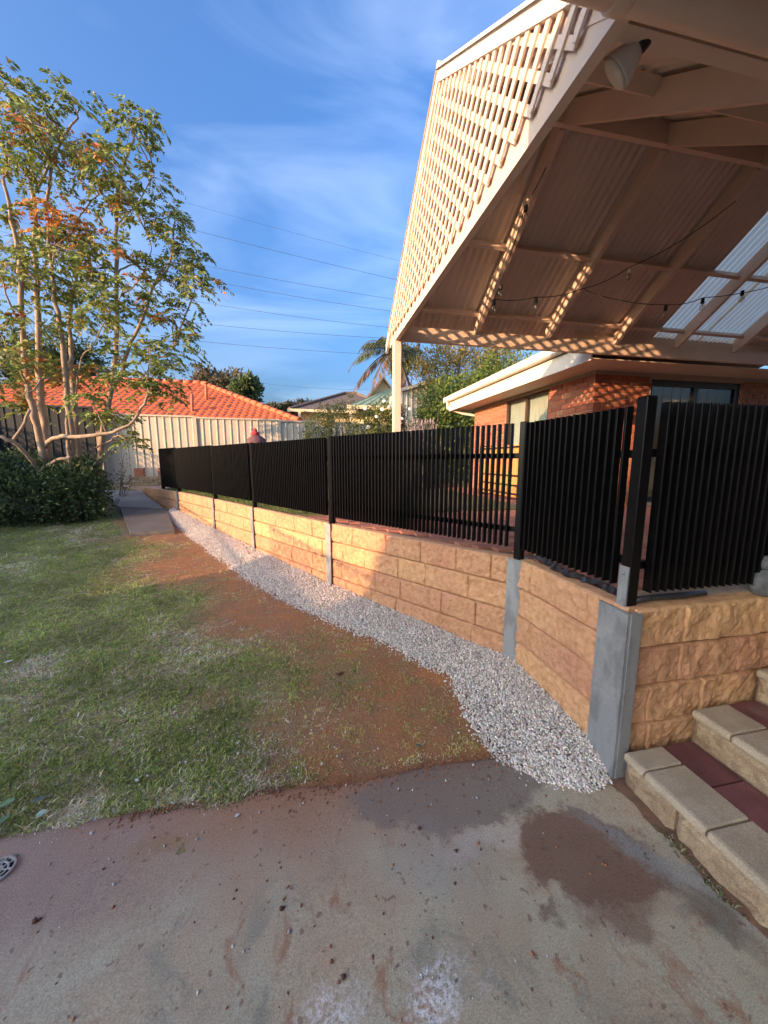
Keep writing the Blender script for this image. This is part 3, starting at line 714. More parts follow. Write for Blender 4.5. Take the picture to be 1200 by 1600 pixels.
# ------------------------------------------------------------------ pergola
pg = thing('pergola', 'cream timber gable pergola with lattice end and corrugated roof', 'pergola', (0.98,4.25,0.85))
PX = Vector((0.98,4.25,0.85))
def prel(m): m.v = [(x-PX.x,y-PX.y,z-PX.z) for x,y,z in m.v]; return m
XG, YR, PITCH = 0.98, 2.76, 0.72
ZR0 = 4.045                                # underside of rafters at the ridge
def raf_z(y): return ZR0 - PITCH*abs(y-YR)
XEND = 8.6
m = MB(); m.bar((0.99,4.235,0.83),(0.99,4.235,2.905),0.088,0.088,up=(0,1,0),ch=0.005); prel(m).build('post', 'timber', pg)
m = MB(); m.box((XG-0.02,0.88,2.905),(XG+0.025,4.52,3.055)); prel(m).build('gable_beam', 'timber', pg)
m = MB(); m.box((XG+0.0255,4.185,2.905),(XEND,4.235,3.06)); prel(m).build('eave_beam', 'timber', pg)
m = MB(); m.box((XG+0.0255,1.20,2.96),(XEND,1.25,3.11)); prel(m).build('eave_beam', 'timber', pg)
m = MB(); m.box((XG+0.0255,YR-0.02,ZR0+0.0),(XEND,YR+0.02,ZR0+0.175)); prel(m).build('ridge_beam', 'timber', pg)
def rafter(x, side, w=0.045, dp=0.165):
    y1 = YR+side*0.021; y2 = 4.184 if side > 0 else 1.251
    m = MB(); a, b2 = x-w/2, x+w/2
    z1, z2 = raf_z(y1), raf_z(y2)
    tip = y2 + side*0.0
    vs = []
    for xx in (a, b2): vs += [(xx,y1,z1),(xx,y2-side*0.03,z2+0.0216-0.012),(xx,tip,z2+0.012),(xx,tip,z2+dp),(xx,y1,z1+dp)]
    m.add(vs, [(0,1,2,3,4),(9,8,7,6,5)]+[(i,(i+1)%5+0,5+(i+1)%5,5+i)[::-1] for i in range(5)])
    return prel(m)
RX = [1.03, 1.935, 2.865, 3.84, 4.79, 5.76, 6.72, 7.68]
for x in RX:
    for sdn in (1, -1): rafter(x, sdn).build('rafter', 'timber', pg)
for yy, hh in ((3.53,0.075),(3.99+0.10,0.05),(1.95,0.075)):
    for x0, x1 in zip(RX[:-1], RX[1:]):
        zc = raf_z(yy)+0.095
        m = MB(); m.bar((x0+0.0228,yy,zc+0.03),(x1-0.0228,yy,zc+0.03),0.035,hh,up=(0,PITCH if yy>YR else -PITCH,1)); prel(m).build('purlin', 'timber', pg)
# corrugated sheets
bounds = [0.93,1.40,2.16,2.92,3.68,4.44,5.20,5.96,6.72,7.48,8.24]
def sheet(x0, x1, y1, y2, zoff, amp=0.009, per=0.076):
    nxp = max(8,int((x1-x0)/per*8)); V = []; Fc = []
    yy = [y1 + (y2-y1)*k/6 for k in range(7)]
    for y in yy:
        for i in range(nxp+1):
            x = x0+(x1-x0)*i/nxp; V.append((x, y, raf_z(y)+zoff+amp*math.cos(2*math.pi*(x-0.93)/per)))
    for j in range(6):
        for i in range(nxp): Fc.append((j*(nxp+1)+i, j*(nxp+1)+i+1, (j+1)*(nxp+1)+i+1, (j+1)*(nxp+1)+i))
    m = MB(); m.add(V, Fc); return prel(m)
for k, (x0, x1) in enumerate(zip(bounds[:-1], bounds[1:])):
    skyl = k in (5, 6)
    yfar = 4.41 if x1 < 3.7 else 4.30
    o = sheet(x0-0.02, x1+0.02, YR, yfar, 0.185+0.0025*(k%2), ).build('roof_sheet', 'skylight' if skyl else 'sheet', pg, smooth=True)
    if skyl: o['label'] = 'translucent white roof sheet'
    sheet(x0-0.02, x1+0.02, YR, 1.02, 0.185+0.0025*(k%2)).build('roof_sheet', 'sheet', pg, smooth=True)
m = MB(); m.box((3.3,4.2365,3.0),(XEND,4.25,3.26)); prel(m).build('flashing', 'timber', pg)
m = MB(); m.tube([(0.92,YR,ZR0+0.20),(XEND,YR,ZR0+0.20)],0.03,10); prel(m).build('ridge_cap', 'white_trim', pg)
# barge boards along the gable
for sdn in (1,-1):
    y2 = 4.56 if sdn > 0 else 0.96
    m = MB(); hh = 0.105
    zt1, zt2 = ZR0+0.215, ZR0+0.215-PITCH*abs(y2-YR)
    vs = [(x,y,z) for x in (0.925,0.953) for y,z in ((YR,zt1),(y2,zt2),(y2,zt2-hh),(YR,zt1-hh))]
    m.add(vs, [(0,1,2,3),(7,6,5,4),(0,4,5,1),(1,5,6,2),(2,6,7,3),(3,7,4,0)])
    prel(m).build('barge_board', 'white_trim', pg)
    m = MB(); m.bar((XG-0.005,YR+sdn*0.01,ZR0+0.075),(XG-0.005,y2-sdn*0.12,ZR0+0.075-PITCH*(abs(y2-YR)-0.12)),0.04,0.07,up=(0,sdn*PITCH,1)); prel(m).build('gable_frame', 'timber', pg)
# diagonal lattice
tri = [(0.98,2.995),(4.50,2.995),(YR,ZR0+0.165)]
tri = [(YR-(ZR0+0.165-2.995)/PITCH,2.995),(YR+(ZR0+0.165-2.995)/PITCH,2.995),(YR,ZR0+0.165)]
def clip_line(p, d):
    ts = []
    for (ax,az),(bx,bz) in zip(tri, tri[1:]+tri[:1]):
        ex, ez = bx-ax, bz-az; den = d[0]*ez-d[1]*ex
        if abs(den) < 1e-9: continue
        t = ((ax-p[0])*ez-(az-p[1])*ex)/den; u = ((ax-p[0])*d[1]-(az-p[1])*d[0])/den
        if -1e-6 <= u <= 1+1e-6: ts.append(t)
    return (min(ts), max(ts)) if len(ts) >= 2 and max(ts)-min(ts) > 0.06 else None
for layer, dirn in ((0,(-0.7071,0.7071)),(1,(0.7071,0.7071))):
    c = -1.0
    while c < 6.0:
        y0 = c
        r_ = clip_line((y0,2.995), dirn)
        if r_:
            pa = (y0+dirn[0]*r_[0], 2.995+dirn[1]*r_[0]); pb = (y0+dirn[0]*r_[1], 2.995+dirn[1]*r_[1])
            xx = XG-0.0325 - (0.0105 if layer == 0 else 0.0) 
            m = MB(); nrmv = (-dirn[1], dirn[0])
            m.bar((xx,pa[0],pa[1]),(xx,pb[0],pb[1]),0.010,0.034,up=(0,nrmv[0],nrmv[1])); prel(m).build('lattice_strip', 'timber', pg)
        c += 0.1285
# downpipe and trim over the near edge
t = thing('downpipe', 'round cream pipe with a joining collar running under the pergola edge', 'pipe', (0.2,1.08,2.915))
m = MB(); m.tube([(4.6*k/40,0,0) for k in range(41)],0.056,18); m.build('pipe', 'timber', t, smooth=True)
for xk in (0.72, 1.9):
    m = MB(); m.tube([(xk-0.03,0,0),(xk-0.024,0,0),(xk+0.024,0,0),(xk+0.03,0,0)],[0.057,0.0625,0.0625,0.057],18); m.build('collar', 'timber', t, smooth=True)
t = thing('verandah_roof', 'flat timber lined verandah roof over the steps', 'roof', (-0.30,-4.0,3.06))
m = MB(); m.box((0,0,0.02),(9.4,4.92,0.06)); m.build('lining', 'wood', t)
m = MB(); m.box((-0.03,0,-0.12),(-0.001,4.95,0.26)); m.build('fascia', 'timber', t)  # unseen side edge, set further out and lower to shade pipe and steps
m = MB(); m.box((0,4.921,0),(9.4,4.95,0.26)); m.build('fascia', 'timber', t)
m = MB(); m.box((0,0,0.061),(9.4,4.92,0.10)); m.build('roof_sheet', 'sheet', t)
rw = thing('rear_shade_wall', 'unseen brick wall added at the back of the verandah to darken the steps', 'house', (0.3,-3.4,0))  # added behind the camera to cut sky light on the return wall
m = MB(); m.box((0,-0.2,-0.05),(9,0,3.06)); m.build('wall', 'brick', rw)
m = MB(); m.box((1.2,0.002,0.1),(2.1,0.04,2.15)); dd = m.build('door', 'brownframe', rw)
m = MB(); m.bar((2.0,0.06,1.0),(2.0,0.06,1.12),0.02,0.03); m.build('handle', 'galv', dd)
# flood lamp
t = thing('flood_lamp', 'old flood lamp with black holder hanging under the pergola corner', 'lamp', (1.19,1.2,3.02))
ax = Vector((-0.50,0.62,-0.55)).normalized(); q = Vector((0,0,-1)).rotation_difference(ax)
def lath(prof, n=18):
    m = MB(); m.lathe(prof, (0,0,0), n); m.v = [tuple(q @ Vector(v)) for v in m.v]; return m
lath([(0.026,0.02),(0.030,0.0),(0.030,-0.085),(0.027,-0.09)]).build('lamp_holder', 'blackframe', t, smooth=False)
lath([(0.026,-0.09),(0.034,-0.10),(0.052,-0.135),(0.060,-0.155),(0.0605,-0.163)]).build('reflector', 'white_plastic', t, smooth=True)
lath([(0.060,-0.164),(0.05,-0.175),(0.02,-0.18)]).build('lens', 'blind', t, smooth=True)
m = MB(); m.bar((-0.13,0.0,0.015),(0.0,0,0.03),0.006,0.012); m.build('bracket', 'blackframe', t)

# festoon lights
def festoon(pts, bulbs, label, white=()):
    t = thing('festoon_lights', label, 'string lights', pts[0], 'festoon light strings under the pergola')
    o0 = Vector(pts[0]); P_ = []
    for a, b_ in zip(pts[:-1], pts[1:]):
        a, b_ = Vector(a), Vector(b_); sag = 0.05*(b_-a).length
        for k in range(8): s_ = k/8; P_.append(a.lerp(b_, s_) - Vector((0,0,sag*4*s_*(1-s_))) - o0)
    P_.append(Vector(pts[-1])-o0)
    m = MB(); m.tube(P_, 0.0042, 5); m.build('cord', 'cable', t)
    for k, bp in enumerate(bulbs):
        bp = Vector(bp)-o0
        m = MB(); m.lathe([(0.006,0.0),(0.015,-0.004),(0.017,-0.045),(0.014,-0.05)], bp, 10); s_ = m.build('socket', 'white_plastic' if k in white else 'cable', t, smooth=True)
        m = MB(); m.lathe([(0.012,-0.05),(0.022,-0.066),(0.027,-0.085),(0.022,-0.105),(0.008,-0.115)], bp, 12); m.build('bulb', 'bulb_glass', s_, smooth=True)
        m = MB(); m.tube([bp+Vector((0,0,-0.05)), bp+Vector((0.004,0,-0.085))], 0.003, 4); m.build('filament', 'galv', s_)
festoon([(1.92,2.95,3.90),(1.80,3.02,3.66),(1.70,3.2,3.13),(1.64,3.2,2.99),(2.06,3.2,3.04),(2.50,3.2,3.14),(3.03,3.2,3.385),(3.86,2.95,3.90)],
        [(1.80,3.02,3.655),(1.70,3.2,3.12),(1.64,3.2,2.985),(2.06,3.2,3.035),(3.03,3.2,3.38)], 'string of festoon bulbs hanging from the rafters behind the lattice gable', (4,))
festoon([(2.90,3.62,3.35),(3.49,3.2,3.085),(3.93,3.2,3.185),(5.55,3.0,3.66)], [(3.49,3.2,3.08),(3.93,3.2,3.18),(4.75,3.1,3.38),(4.35,3.15,3.27)], 'string of festoon bulbs crossing below the translucent roof sheets')

# ------------------------------------------------------------------ brick house
HX, HY, ZS, Z0 = 4.08, 4.75, 2.86, 0.83
hs = thing('brick_house', 'red brick house corner with cream eaves behind the pergola', 'house', (HX,HY,Z0))
def hrel(m): m.v = [(x-HX,y-HY,z-Z0) for x,y,z in m.v]; return m
WIN = (5.80,7.24,1.02,2.80); DOOR = (5.09,6.82,0.90,2.78)
m = MB(); t_ = 0.10
m.box((HX+0.012,HY+0.012,Z0),(HX+t_,WIN[0],ZS)); m.box((HX+0.012,WIN[1],Z0),(HX+t_,8.74,ZS)); m.box((HX+0.012,WIN[0],Z0),(HX+t_,WIN[1],WIN[2])); m.box((HX+0.012,WIN[0],WIN[3]),(HX+t_,WIN[1],ZS))
w1 = hrel(m).build('wall', 'mortar', hs)
m = MB(); m.box((HX+t_,HY+0.012,Z0),(DOOR[0]-0.01,HY+t_,ZS)); m.box((DOOR[1]+0.01,HY+0.012,Z0),(10.5,HY+t_,ZS)); m.box((DOOR[0]-0.01,HY+0.012,DOOR[3]),(DOOR[1]+0.01,HY+t_,ZS)); m.box((DOOR[0]-0.01,HY+0.012,Z0),(DOOR[1]+0.01,HY+t_,DOOR[2]-0.02))
w2 = hrel(m).build('wall', 'mortar', hs)
m = MB(); m.box((HX+t_,8.64,Z0),(10.5,8.74,ZS)); hrel(m).build('wall', 'mortar', hs)
bm_cache = {}
def brick_me(L):
    L = round(L,2)
    if L not in bm_cache: bm_cache[L] = bevelbox_mesh('brick', L, 0.03, 0.0755, 0.004)
    return bm_cache[L]
stuffb = MB(); nb = 0
def courses(a0, a1, z0, z1, face, parent, single):
    """face 'X': wall facing -X at x=HX, a runs along Y; face 'Y': wall facing -Y at y=HY, a runs along X"""
    global nb
    z = z0; r = int(round((z0-Z0)/0.086))
    while z + 0.076 <= z1+0.02:
        u = a0 - (0.12 if r % 2 else 0) 
        while u < a1:
            s_, e_ = max(u, a0), min(u+0.23, a1)
            if e_-s_ > 0.05:
                c = (s_+e_)/2; zc = z+0.043
                pos = (HX+0.0145 if face == 'X' else c, c if face == 'X' else HY+0.0145, zc); rz = math.pi/2 if face == 'X' else math.pi
                if single(c, zc) and nb < 300:
                    o = link('brick', brick_me(e_-s_), 'brick', parent, (pos[0]-HX+random.uniform(-.0015,.0015)*(face=='X'), pos[1]-HY+random.uniform(-.0015,.0015)*(face=='Y'), pos[2]-Z0)); o.rotation_euler = (0,0,rz); nb += 1
                else:
                    me = brick_me(e_-s_); R3 = Matrix.Rotation(rz, 3, 'Z'); o0 = Vector((pos[0]-HX,pos[1]-HY,pos[2]-Z0))
                    stuffb.add([tuple(R3 @ v.co + o0) for v in me.vertices], [tuple(p.vertices) for p in me.polygons])
            u += 0.24
        z += 0.086; r += 1
courses(HX, DOOR[0]-0.012, Z0, ZS-0.03, 'Y', w2, lambda c,z: True)
courses(HY, WIN[0]-0.005, Z0, ZS-0.03, 'X', w1, lambda c,z: z > 0.95)
courses(WIN[1]+0.005, 8.74, Z0, ZS-0.03, 'X', w1, lambda c,z: z > 1.45)
courses(WIN[0], WIN[1], Z0, WIN[2]-0.02, 'X', w1, lambda c,z: False)
courses(DOOR[1]+0.012, 8.6, Z0, ZS-0.03, 'Y', w2, lambda c,z: False)
stuff(stuffb.build('bricks', 'brick', hs))
# window
wn_ = MB(); y0, y1, z0, z1 = WIN; fr = 0.05
for a, b_ in (((HX+0.03,y0,z0),(HX+0.085,y0+fr,z1)),((HX+0.03,y1-fr,z0),(HX+0.085,y1,z1)),((HX+0.03,y0+fr,z0),(HX+0.085,y1-fr,z0+fr)),((HX+0.03,y0+fr,z1-fr),(HX+0.085,y1-fr,z1)),((HX+0.03,(y0+y1)/2-0.025,z0+fr),(HX+0.085,(y0+y1)/2+0.025,z1-fr))): wn_.box(a, b_)
win = hrel(wn_).build('window', 'brownframe', hs)
for a, b_ in ((y0+fr,(y0+y1)/2-0.025),((y0+y1)/2+0.025,y1-fr)):
    m = MB(); m.box((HX+0.056,a,z0+fr),(HX+0.060,b_,z1-fr)); hrel(m).build('pane', 'glass', win)
    m = MB()
    for k in range(11):
        yy = a+0.02+(b_-a-0.04)*k/10
        m.box((HX+0.11+0.006*(k%2),yy-(b_-a)/20-0.002,z0+0.05),(HX+0.114+0.006*(k%2),yy+(b_-a)/20+0.002,z1-0.03))
    hrel(m).build('blind', 'blind', win)
m = MB(); m.box((HX-0.02,y0-0.02,z0-0.07),(HX+0.029,y1+0.02,z0-0.003)); hrel(m).build('window_sill', 'brick', hs)
# sliding door
dm = MB(); x0, x1, z0, z1 = DOOR; yy0, yy1 = HY+0.045, HY+0.10
for a, b_ in (((x0,yy0,z0),(x0+0.05,yy1,z1)),((x1-0.09,yy0,z0),(x1,yy1,z1)),((x0+0.05,yy0,z1-0.09),(x1-0.09,yy1,z1)),((x0+0.05,yy0,z0),(x1-0.09,yy1,z0+0.08)),((5.92,yy0,z0+0.08),(6.0,yy1,z1-0.09))): dm.box(a, b_)
dr = hrel(dm).build('sliding_door', 'blackframe', hs)
for a, b_ in ((x0+0.05,5.92),(6.0,x1-0.09)):
    m = MB(); m.box((a,HY+0.07,z0+0.08),(b_,HY+0.075,z1-0.09)); hrel(m).build('pane', 'glass', dr)
m = MB(); m.bar((6.02,HY+0.03,1.9),(6.02,HY+0.03,2.15),0.02,0.025); hrel(m).build('door_handle', 'galv', dr)
m = MB()
for k in range(20):
    xx = 5.1+k*0.09; m.box((xx,HY+0.30+0.02*(k%2),z0),(xx+0.088,HY+0.304+0.02*(k%2),z1))
M['curtain'] = surf('beige_curtain', (0.74,0.60,0.43), (0.68,0.54,0.38), 2, 0.9, 0.05)
hrel(m).build('curtain', 'curtain', dr)
m = MB(); m.box((HX+0.2,HY+1.5,Z0),(10.4,HY+1.55,ZS)); hrel(m).build('inner_wall', 'interior', hs)
m = MB(); m.box((HX+0.52,HY+0.21,ZS+0.02),(10.5,8.6,ZS+0.04)); hrel(m).build('ceiling', 'interior', hs)
m = MB(); m.box((10.41,HY+0.1,Z0),(10.5,8.6,ZS)); hrel(m).build('inner_wall', 'interior', hs)
# eaves
EX, EY = 3.60, 4.262
m = MB(); m.box((EX,EY,ZS+0.001),(HX+0.5,9.25,ZS+0.012)); m.box((HX+0.5,EY,ZS+0.001),(10.5,HY+0.2,ZS+0.012)); hrel(m).build('soffit', 'soffit', hs)
m = MB(); m.box((EX-0.02,EY,ZS-0.015),(EX-0.001,9.27,ZS+0.20)); m.box((EX-0.02,9.2501,ZS-0.015),(HX+0.6,9.27,ZS+0.20)); hrel(m).build('fascia', 'white_trim', hs)
m = MB()   # quad gutter, open trough
gx = EX-0.022
prof = [(gx,3.185),(gx,3.075),(gx-0.085,3.075),(gx-0.105,3.095),(gx-0.105,3.20),(gx-0.092,3.205),(gx-0.092,3.10),(gx-0.078,3.088),(gx-0.006,3.088),(gx-0.006,3.185)]
n = len(prof); ya, yb = EY-0.01, 9.40
m.add([(x,ya,z) for x,z in prof]+[(x,yb,z) for x,z in prof], [(i,(i+1)%n,n+(i+1)%n,n+i) for i in range(n)])
m.box((gx-0.106,yb-0.004,3.073),(gx+0.002,yb+0.004,3.19))
hrel(m).build('gutter', 'white_trim', hs)
m = MB(); m.tube([(EX-0.07,9.22,3.07),(EX-0.07,9.22,2.93),(EX+0.25,9.02,2.78),(HX+0.16,8.84,2.70),(HX+0.18,8.80,2.5),(HX+0.18,8.80,0.9)],0.04,10); hrel(m).build('downpipe', 'white_trim', hs, smooth=True)
m = MB()   # hip roof
rz0 = 3.19; sl = 0.34; xa, ya, yb, xb = EX-0.03, EY-0.02, 9.36, 11.0; ins = 2.5
m.add([(xa,ya,rz0),(xb,ya,rz0),(xb,yb,rz0),(xa,yb,rz0),(xa+ins,ya+ins,rz0+sl*ins),(xb,ya+ins,rz0+sl*ins)],[(0,1,5,4),(3,0,4),(2,3,4,5)])
M['roof_dark'] = surf('terracotta_brown_tiles', (0.30,0.12,0.07), (0.22,0.09,0.06), 3, 0.8, 0.3, 10, 0.03)
hrel(m).build('roof', 'roof_dark', hs)

# ------------------------------------------------------------------ gravel and lawn (stuff)
def ico():
    t = (1+5**.5)/2; v = np.array([(-1,t,0),(1,t,0),(-1,-t,0),(1,-t,0),(0,-1,t),(0,1,t),(0,-1,-t),(0,1,-t),(t,0,-1),(t,0,1),(-t,0,-1),(-t,0,1)],float)
    f = np.array([(0,11,5),(0,5,1),(0,1,7),(0,7,10),(0,10,11),(1,5,9),(5,11,4),(11,10,2),(10,7,6),(7,1,8),(3,9,4),(3,4,2),(3,2,6),(3,6,8),(3,8,9),(4,9,5),(2,4,11),(6,2,10),(8,6,7),(9,8,1)])
    return v/np.linalg.norm(v[0]), f
IV, IF = ico()
def stones_mesh(name, P, S, cols):
    n = len(P); A = rng.normal(size=(n,3,3)); Q = np.linalg.qr(A)[0]
    sc = rng.uniform(0.55,1.15,(n,3)); jit = rng.uniform(0.72,1.18,(n,12,1))
    v = IV[None]*jit*sc[:,None,:]; v = np.einsum('nij,nkj->nki', Q, v)*S[:,None,None] + P[:,None,:]
    Fi = (IF[None] + (np.arange(n)*12)[:,None,None]).reshape(-1,3)
    return np_mesh(name, v.reshape(-1,3), Fi, np.repeat(cols,12,axis=0))
def gravel_h(x, y):
    gx_, wx = grav_edge_x(y), wall_x(y); w = max(0.15, wx-gx_); t = max(0,min(1,(x-gx_)/w))
    return gz(x,y) + (0.085*min(1,t*1.6)**0.8 + 0.012*fbm(x,y,4,3,8.0))*min(1,max(0.0,(y-1.235+0.02*fbm(x,0,9,2,3.3))/0.22))
gp, gs = [], []
while len(gp) < 43000:
    y = 1.2 + 8.0*random.random()**1.55; e = grav_edge_x(y); wx = wall_x(y)
    spill = -abs(random.gauss(0,0.035)); x = random.uniform(e+spill, wx+0.02)
    if y < 1.33 and x > 1.385: continue
    if y < 1.262+0.05*fbm(x,0,6,3,5.1)+0.10*max(0,1.15-x)+abs(random.gauss(0,0.02)): continue
    if x < e + 0.05*fbm(x,y,3,3,6.6) and random.random() < 0.75: continue
    gp.append((x, y, gravel_h(x,y)+random.uniform(-0.004,0.012))); gs.append(random.uniform(0.0042,0.0092)*(1+0.03*max(0,y-2.5)))
P_ = np.array(gp); S_ = np.array(gs)
cols = pick([(5,(0.74,0.67,0.60)),(3,(0.64,0.57,0.51)),(2,(0.80,0.74,0.67)),(1.3,(0.56,0.45,0.36)),(0.7,(0.44,0.40,0.36))], len(P_), 0.12)
stuff(tag(link('gravel', stones_mesh('gravel', P_, S_, cols), 'stones'), 'pale grey white crushed gravel strip along the foot of the retaining wall', 'gravel'))
# bed under the stones
V = []; yy = np.linspace(1.30, 9.2, 90)
for y in yy:
    e, wx = grav_edge_x(y)+0.03, wall_x(y)+0.03
    for k in range(9): x = e+(wx-e)*k/8; V.append((x,y,gravel_h(x,y)-0.014 if k and y > 1.31 else gz(x,y)-0.03))
idx = np.arange(90*9).reshape(90,9); Fq = np.stack([idx[:-1,:-1],idx[:-1,1:],idx[1:,1:],idx[1:,:-1]],-1).reshape(-1,4)
M['gravel_bed'] = surf('gravel_bed', (0.56,0.51,0.46), (0.42,0.38,0.34), 60, 0.95, 0.8, 120, 0.01)
struct(link('gravel_bed', np_mesh('gravel_bed', np.array(V), Fq, None, True), 'gravel_bed'))
# loose stones thrown on lawn and slab
lp, ls = [], []
for k in range(520):
    if k < 200: x, y = random.uniform(-1.6,1.2), 1.35+abs(random.gauss(0,0.55)) if random.random() < 0.75 else random.uniform(0.8,1.5)
    elif k < 390: x, y = random.gauss(-0.3,0.5), random.gauss(1.95,0.28)
    else: y = random.uniform(1.6,6); x = grav_edge_x(y)-abs(random.gauss(0,0.12))
    if x > 1.38: continue
    z = 0.006 if y < 1.55 else gz(x,y)+0.010
    lp.append((x,y,z)); ls.append(random.choice((0.002,0.003,0.003,0.004,0.005,0.007)))
for k in range(60): lp.append((random.gauss(0.31,0.06), random.gauss(0.81,0.06), 0.006)); ls.append(random.uniform(0.0015,0.004))
P_ = np.array(lp); stuff(tag(link('loose_pebbles', stones_mesh('loose_pebbles', P_, np.array(ls), pick([(3,(0.55,0.53,0.50)),(1,(0.42,0.38,0.34))], len(P_))), 'stones'), 'scattered white pebbles over the lawn edge and the concrete', 'pebbles'))
lp, ls = [], []
for k in range(260):
    c = random.choice(((0.25,1.1,0.22),(-0.1,1.15,0.25),(0.45,1.25,0.2),(0.1,0.95,0.3),(0.7,0.9,0.35),(-0.5,1.2,0.5),(1.05,1.05,0.2)))
    x, y = random.gauss(c[0],c[2]*0.7), random.gauss(c[1],c[2]*0.5)
    if x < 1.4 and y < 1.58: lp.append((x,y,0.005)); ls.append(0.0012+0.006*random.random()**3)
for k in range(2600):
    x = random.uniform(-1.4,1.4); y = random.uniform(0.68,1.58); lp.append((x,y,0.0045)); ls.append(0.0006+0.0012*random.random()**2)
for k in range(1500):
    x = random.uniform(-0.9,1.05); y = 1.585-abs(random.gauss(0,0.05))*(1.4 if x > -0.2 else 0.6); lp.append((x,y,0.004)); ls.append(0.0012+0.006*random.random()**2.5)
P_ = np.array(lp); stuff(tag(link('soil_crumbs', stones_mesh('soil_crumbs', P_, np.array(ls), pick([(3,(0.26,0.115,0.058)),(1,(0.34,0.15,0.065)),(0.6,(0.16,0.08,0.05))], len(P_))), 'stones'), 'small red brown soil crumbs scattered on the concrete', 'soil'))
def clod(px, py, s, label):
    p = atZ(px,py,0.006); b_ = stones_mesh('soil_clod', np.array([[0,0,0],[s*.8,s*.3,-s*.2],[-s*.6,s*.5,-.3*s]]), np.array([s,s*.7,s*.55]), np.tile((0.12,0.055,0.035),(3,1)))
    o = link('soil_clod', b_, 'clod', None, (p.x,p.y,0.004+s*0.5)); tag(o, label, 'soil clod', 'soil clods on the concrete')
for px, py, s, lb in ((55,1440,0.012,'dark flat soil clod on the concrete near the round drain'),(440,1420,0.009,'red soil clod on a smear of red earth on the concrete'),(655,1295,0.008,'soil clod beside the dark hosed patch of concrete'),(536,1527,0.008,'small soil clod near the spilt white powder'),(530,1050,0.016,'black lump of burnt soil lying on the sparse grass'),(712,1330,0.008,'crumbly soil clod on the pale tide line of the concrete')):
    if py < 1200:
        p = atZ(px,py,0.06); o = link('soil_clod', stones_mesh('soil_clod', np.array([[0,0,0],[.02,.01,0],[-.018,.008,0]]), np.array([.016,.012,.01]), np.tile((0.05,0.045,0.04),(3,1))), 'clod', None, (p.x,p.y,gz(p.x,p.y)+0.01)); tag(o, lb, 'soil clod', 'soil clods on the concrete')
    else: clod(px, py, s, lb)

# grass blades
def blades(name, pts, h, col, parent=None, lean=0.6):
    n = len(pts); a = rng.uniform(0,2*np.pi,n); w = h*rng.uniform(0.04,0.085,n)+0.0008
    sd = np.stack([np.cos(a),np.sin(a),np.zeros(n)],1); ld = rng.normal(size=(n,3))*lean; ld[:,2] = 1; ld = unit(ld)
    bend = rng.normal(size=(n,3))*0.5; bend[:,2] = -0.25
    m1 = pts+ld*h[:,None]*0.55; tp = pts+ld*h[:,None]+bend*h[:,None]*0.45
    V = np.stack([pts-sd*w[:,None], pts+sd*w[:,None], m1+sd*w[:,None]*0.8, m1-sd*w[:,None]*0.8, tp],1).reshape(-1,3)
    i = np.arange(n)*5
    Fq = np.concatenate([np.stack([i,i+1,i+2],1),np.stack([i,i+2,i+3],1),np.stack([i+3,i+2,i+4],1)])
    return np_mesh(name, V, Fq, np.repeat(col,5,axis=0))
pts, hh, cls, lean_ = [], [], [], []
GC = [(0.27,0.33,0.085),(0.215,0.275,0.07),(0.33,0.37,0.11),(0.36,0.34,0.13)]; DC = [(0.52,0.43,0.29),(0.64,0.55,0.41),(0.40,0.32,0.18)]; SC = [(0.44,0.37,0.13),(0.36,0.34,0.11),(0.48,0.36,0.17)]
tries = 0
while len(pts) < 320000 and tries < 600000:
    tries += 1
    y = 1.53 + 7.6*random.random()**1.9; x = random.uniform(-0.72*y-0.9, grav_edge_x(y)-0.02)
    if x < -7.5: continue
    l = lush(x, y)
    if y < 1.60 and random.random() < 0.30+0.9*max(0,min(1,(x+0.1)/0.4)): continue
    if y < 1.56+0.06*fbm(x,y,4,3,2.7): continue
    if -4.4 < x < -2.2 and y > 6.95 and abs(x-(-2.85-0.5*(y-7.0))) < 0.5: continue
    cl_ = fbm(x,y,7,3,31.0)
    if random.random() > l*0.9+0.14+1.6*max(0,cl_-0.02): continue
    dry = fbm(x,y,1.1,4,21.0)+0.6*fbm(x,y,4,3,2.2)+0.12*max(0,2.6-y)
    isdry = random.random() < max(0.05,0.16+dry*0.85); tone = 1.25+0.6*max(-0.5,min(0.7,fbm(x,y,2.3,4,44.0)))
    bc = random.choice(DC) if isdry else (random.choice(SC) if random.random() > l*1.4+0.1 else random.choice(GC))
    nbl = random.randint(4,9) if l > 0.4 else random.randint(3,7); th = random.uniform(0.014,0.033)*(0.75+0.4*l)*(1+0.05*y)
    z = gz(x,y)+0.012*fbm(x,y,2.5,3,5.0)-0.004
    for q_ in range(nbl):
        pts.append((x+random.gauss(0,0.009),y+random.gauss(0,0.009),z)); hh.append(th*random.uniform(0.55,1.25)); f_ = tone*random.uniform(0.75,1.25); cls.append((bc[0]*f_,bc[1]*f_,bc[2]*f_)); lean_.append(2.2 if isdry else 1.35)
pts = np.array(pts); hh = np.array(hh); cls = np.clip(np.array(cls),0.02,0.75)
stuff(tag(link('lawn_grass', blades('lawn_grass', pts, hh, cls, lean=np.array(lean_)[:,None]), 'grass'), 'patchy short lawn growing out of red soil', 'grass'))
# grass strip on the upper level
pts = []
while len(pts) < 22000:
    y = random.uniform(4.70,9.6); wx = off_x(y); x = random.uniform(wx+0.01, min(3.1,wx+2.2))
    pts.append((x,y,0.862))
pts = np.array(pts)
stuff(tag(link('upper_grass', blades('upper_grass', pts, rng.uniform(0.03,0.065,len(pts)), pick([(3,(0.11,0.17,0.04)),(2,(0.15,0.21,0.06)),(1,(0.25,0.23,0.11))], len(pts), 0.2)), 'grass'), 'bright green grass strip on the upper level behind the slat fence', 'grass'))

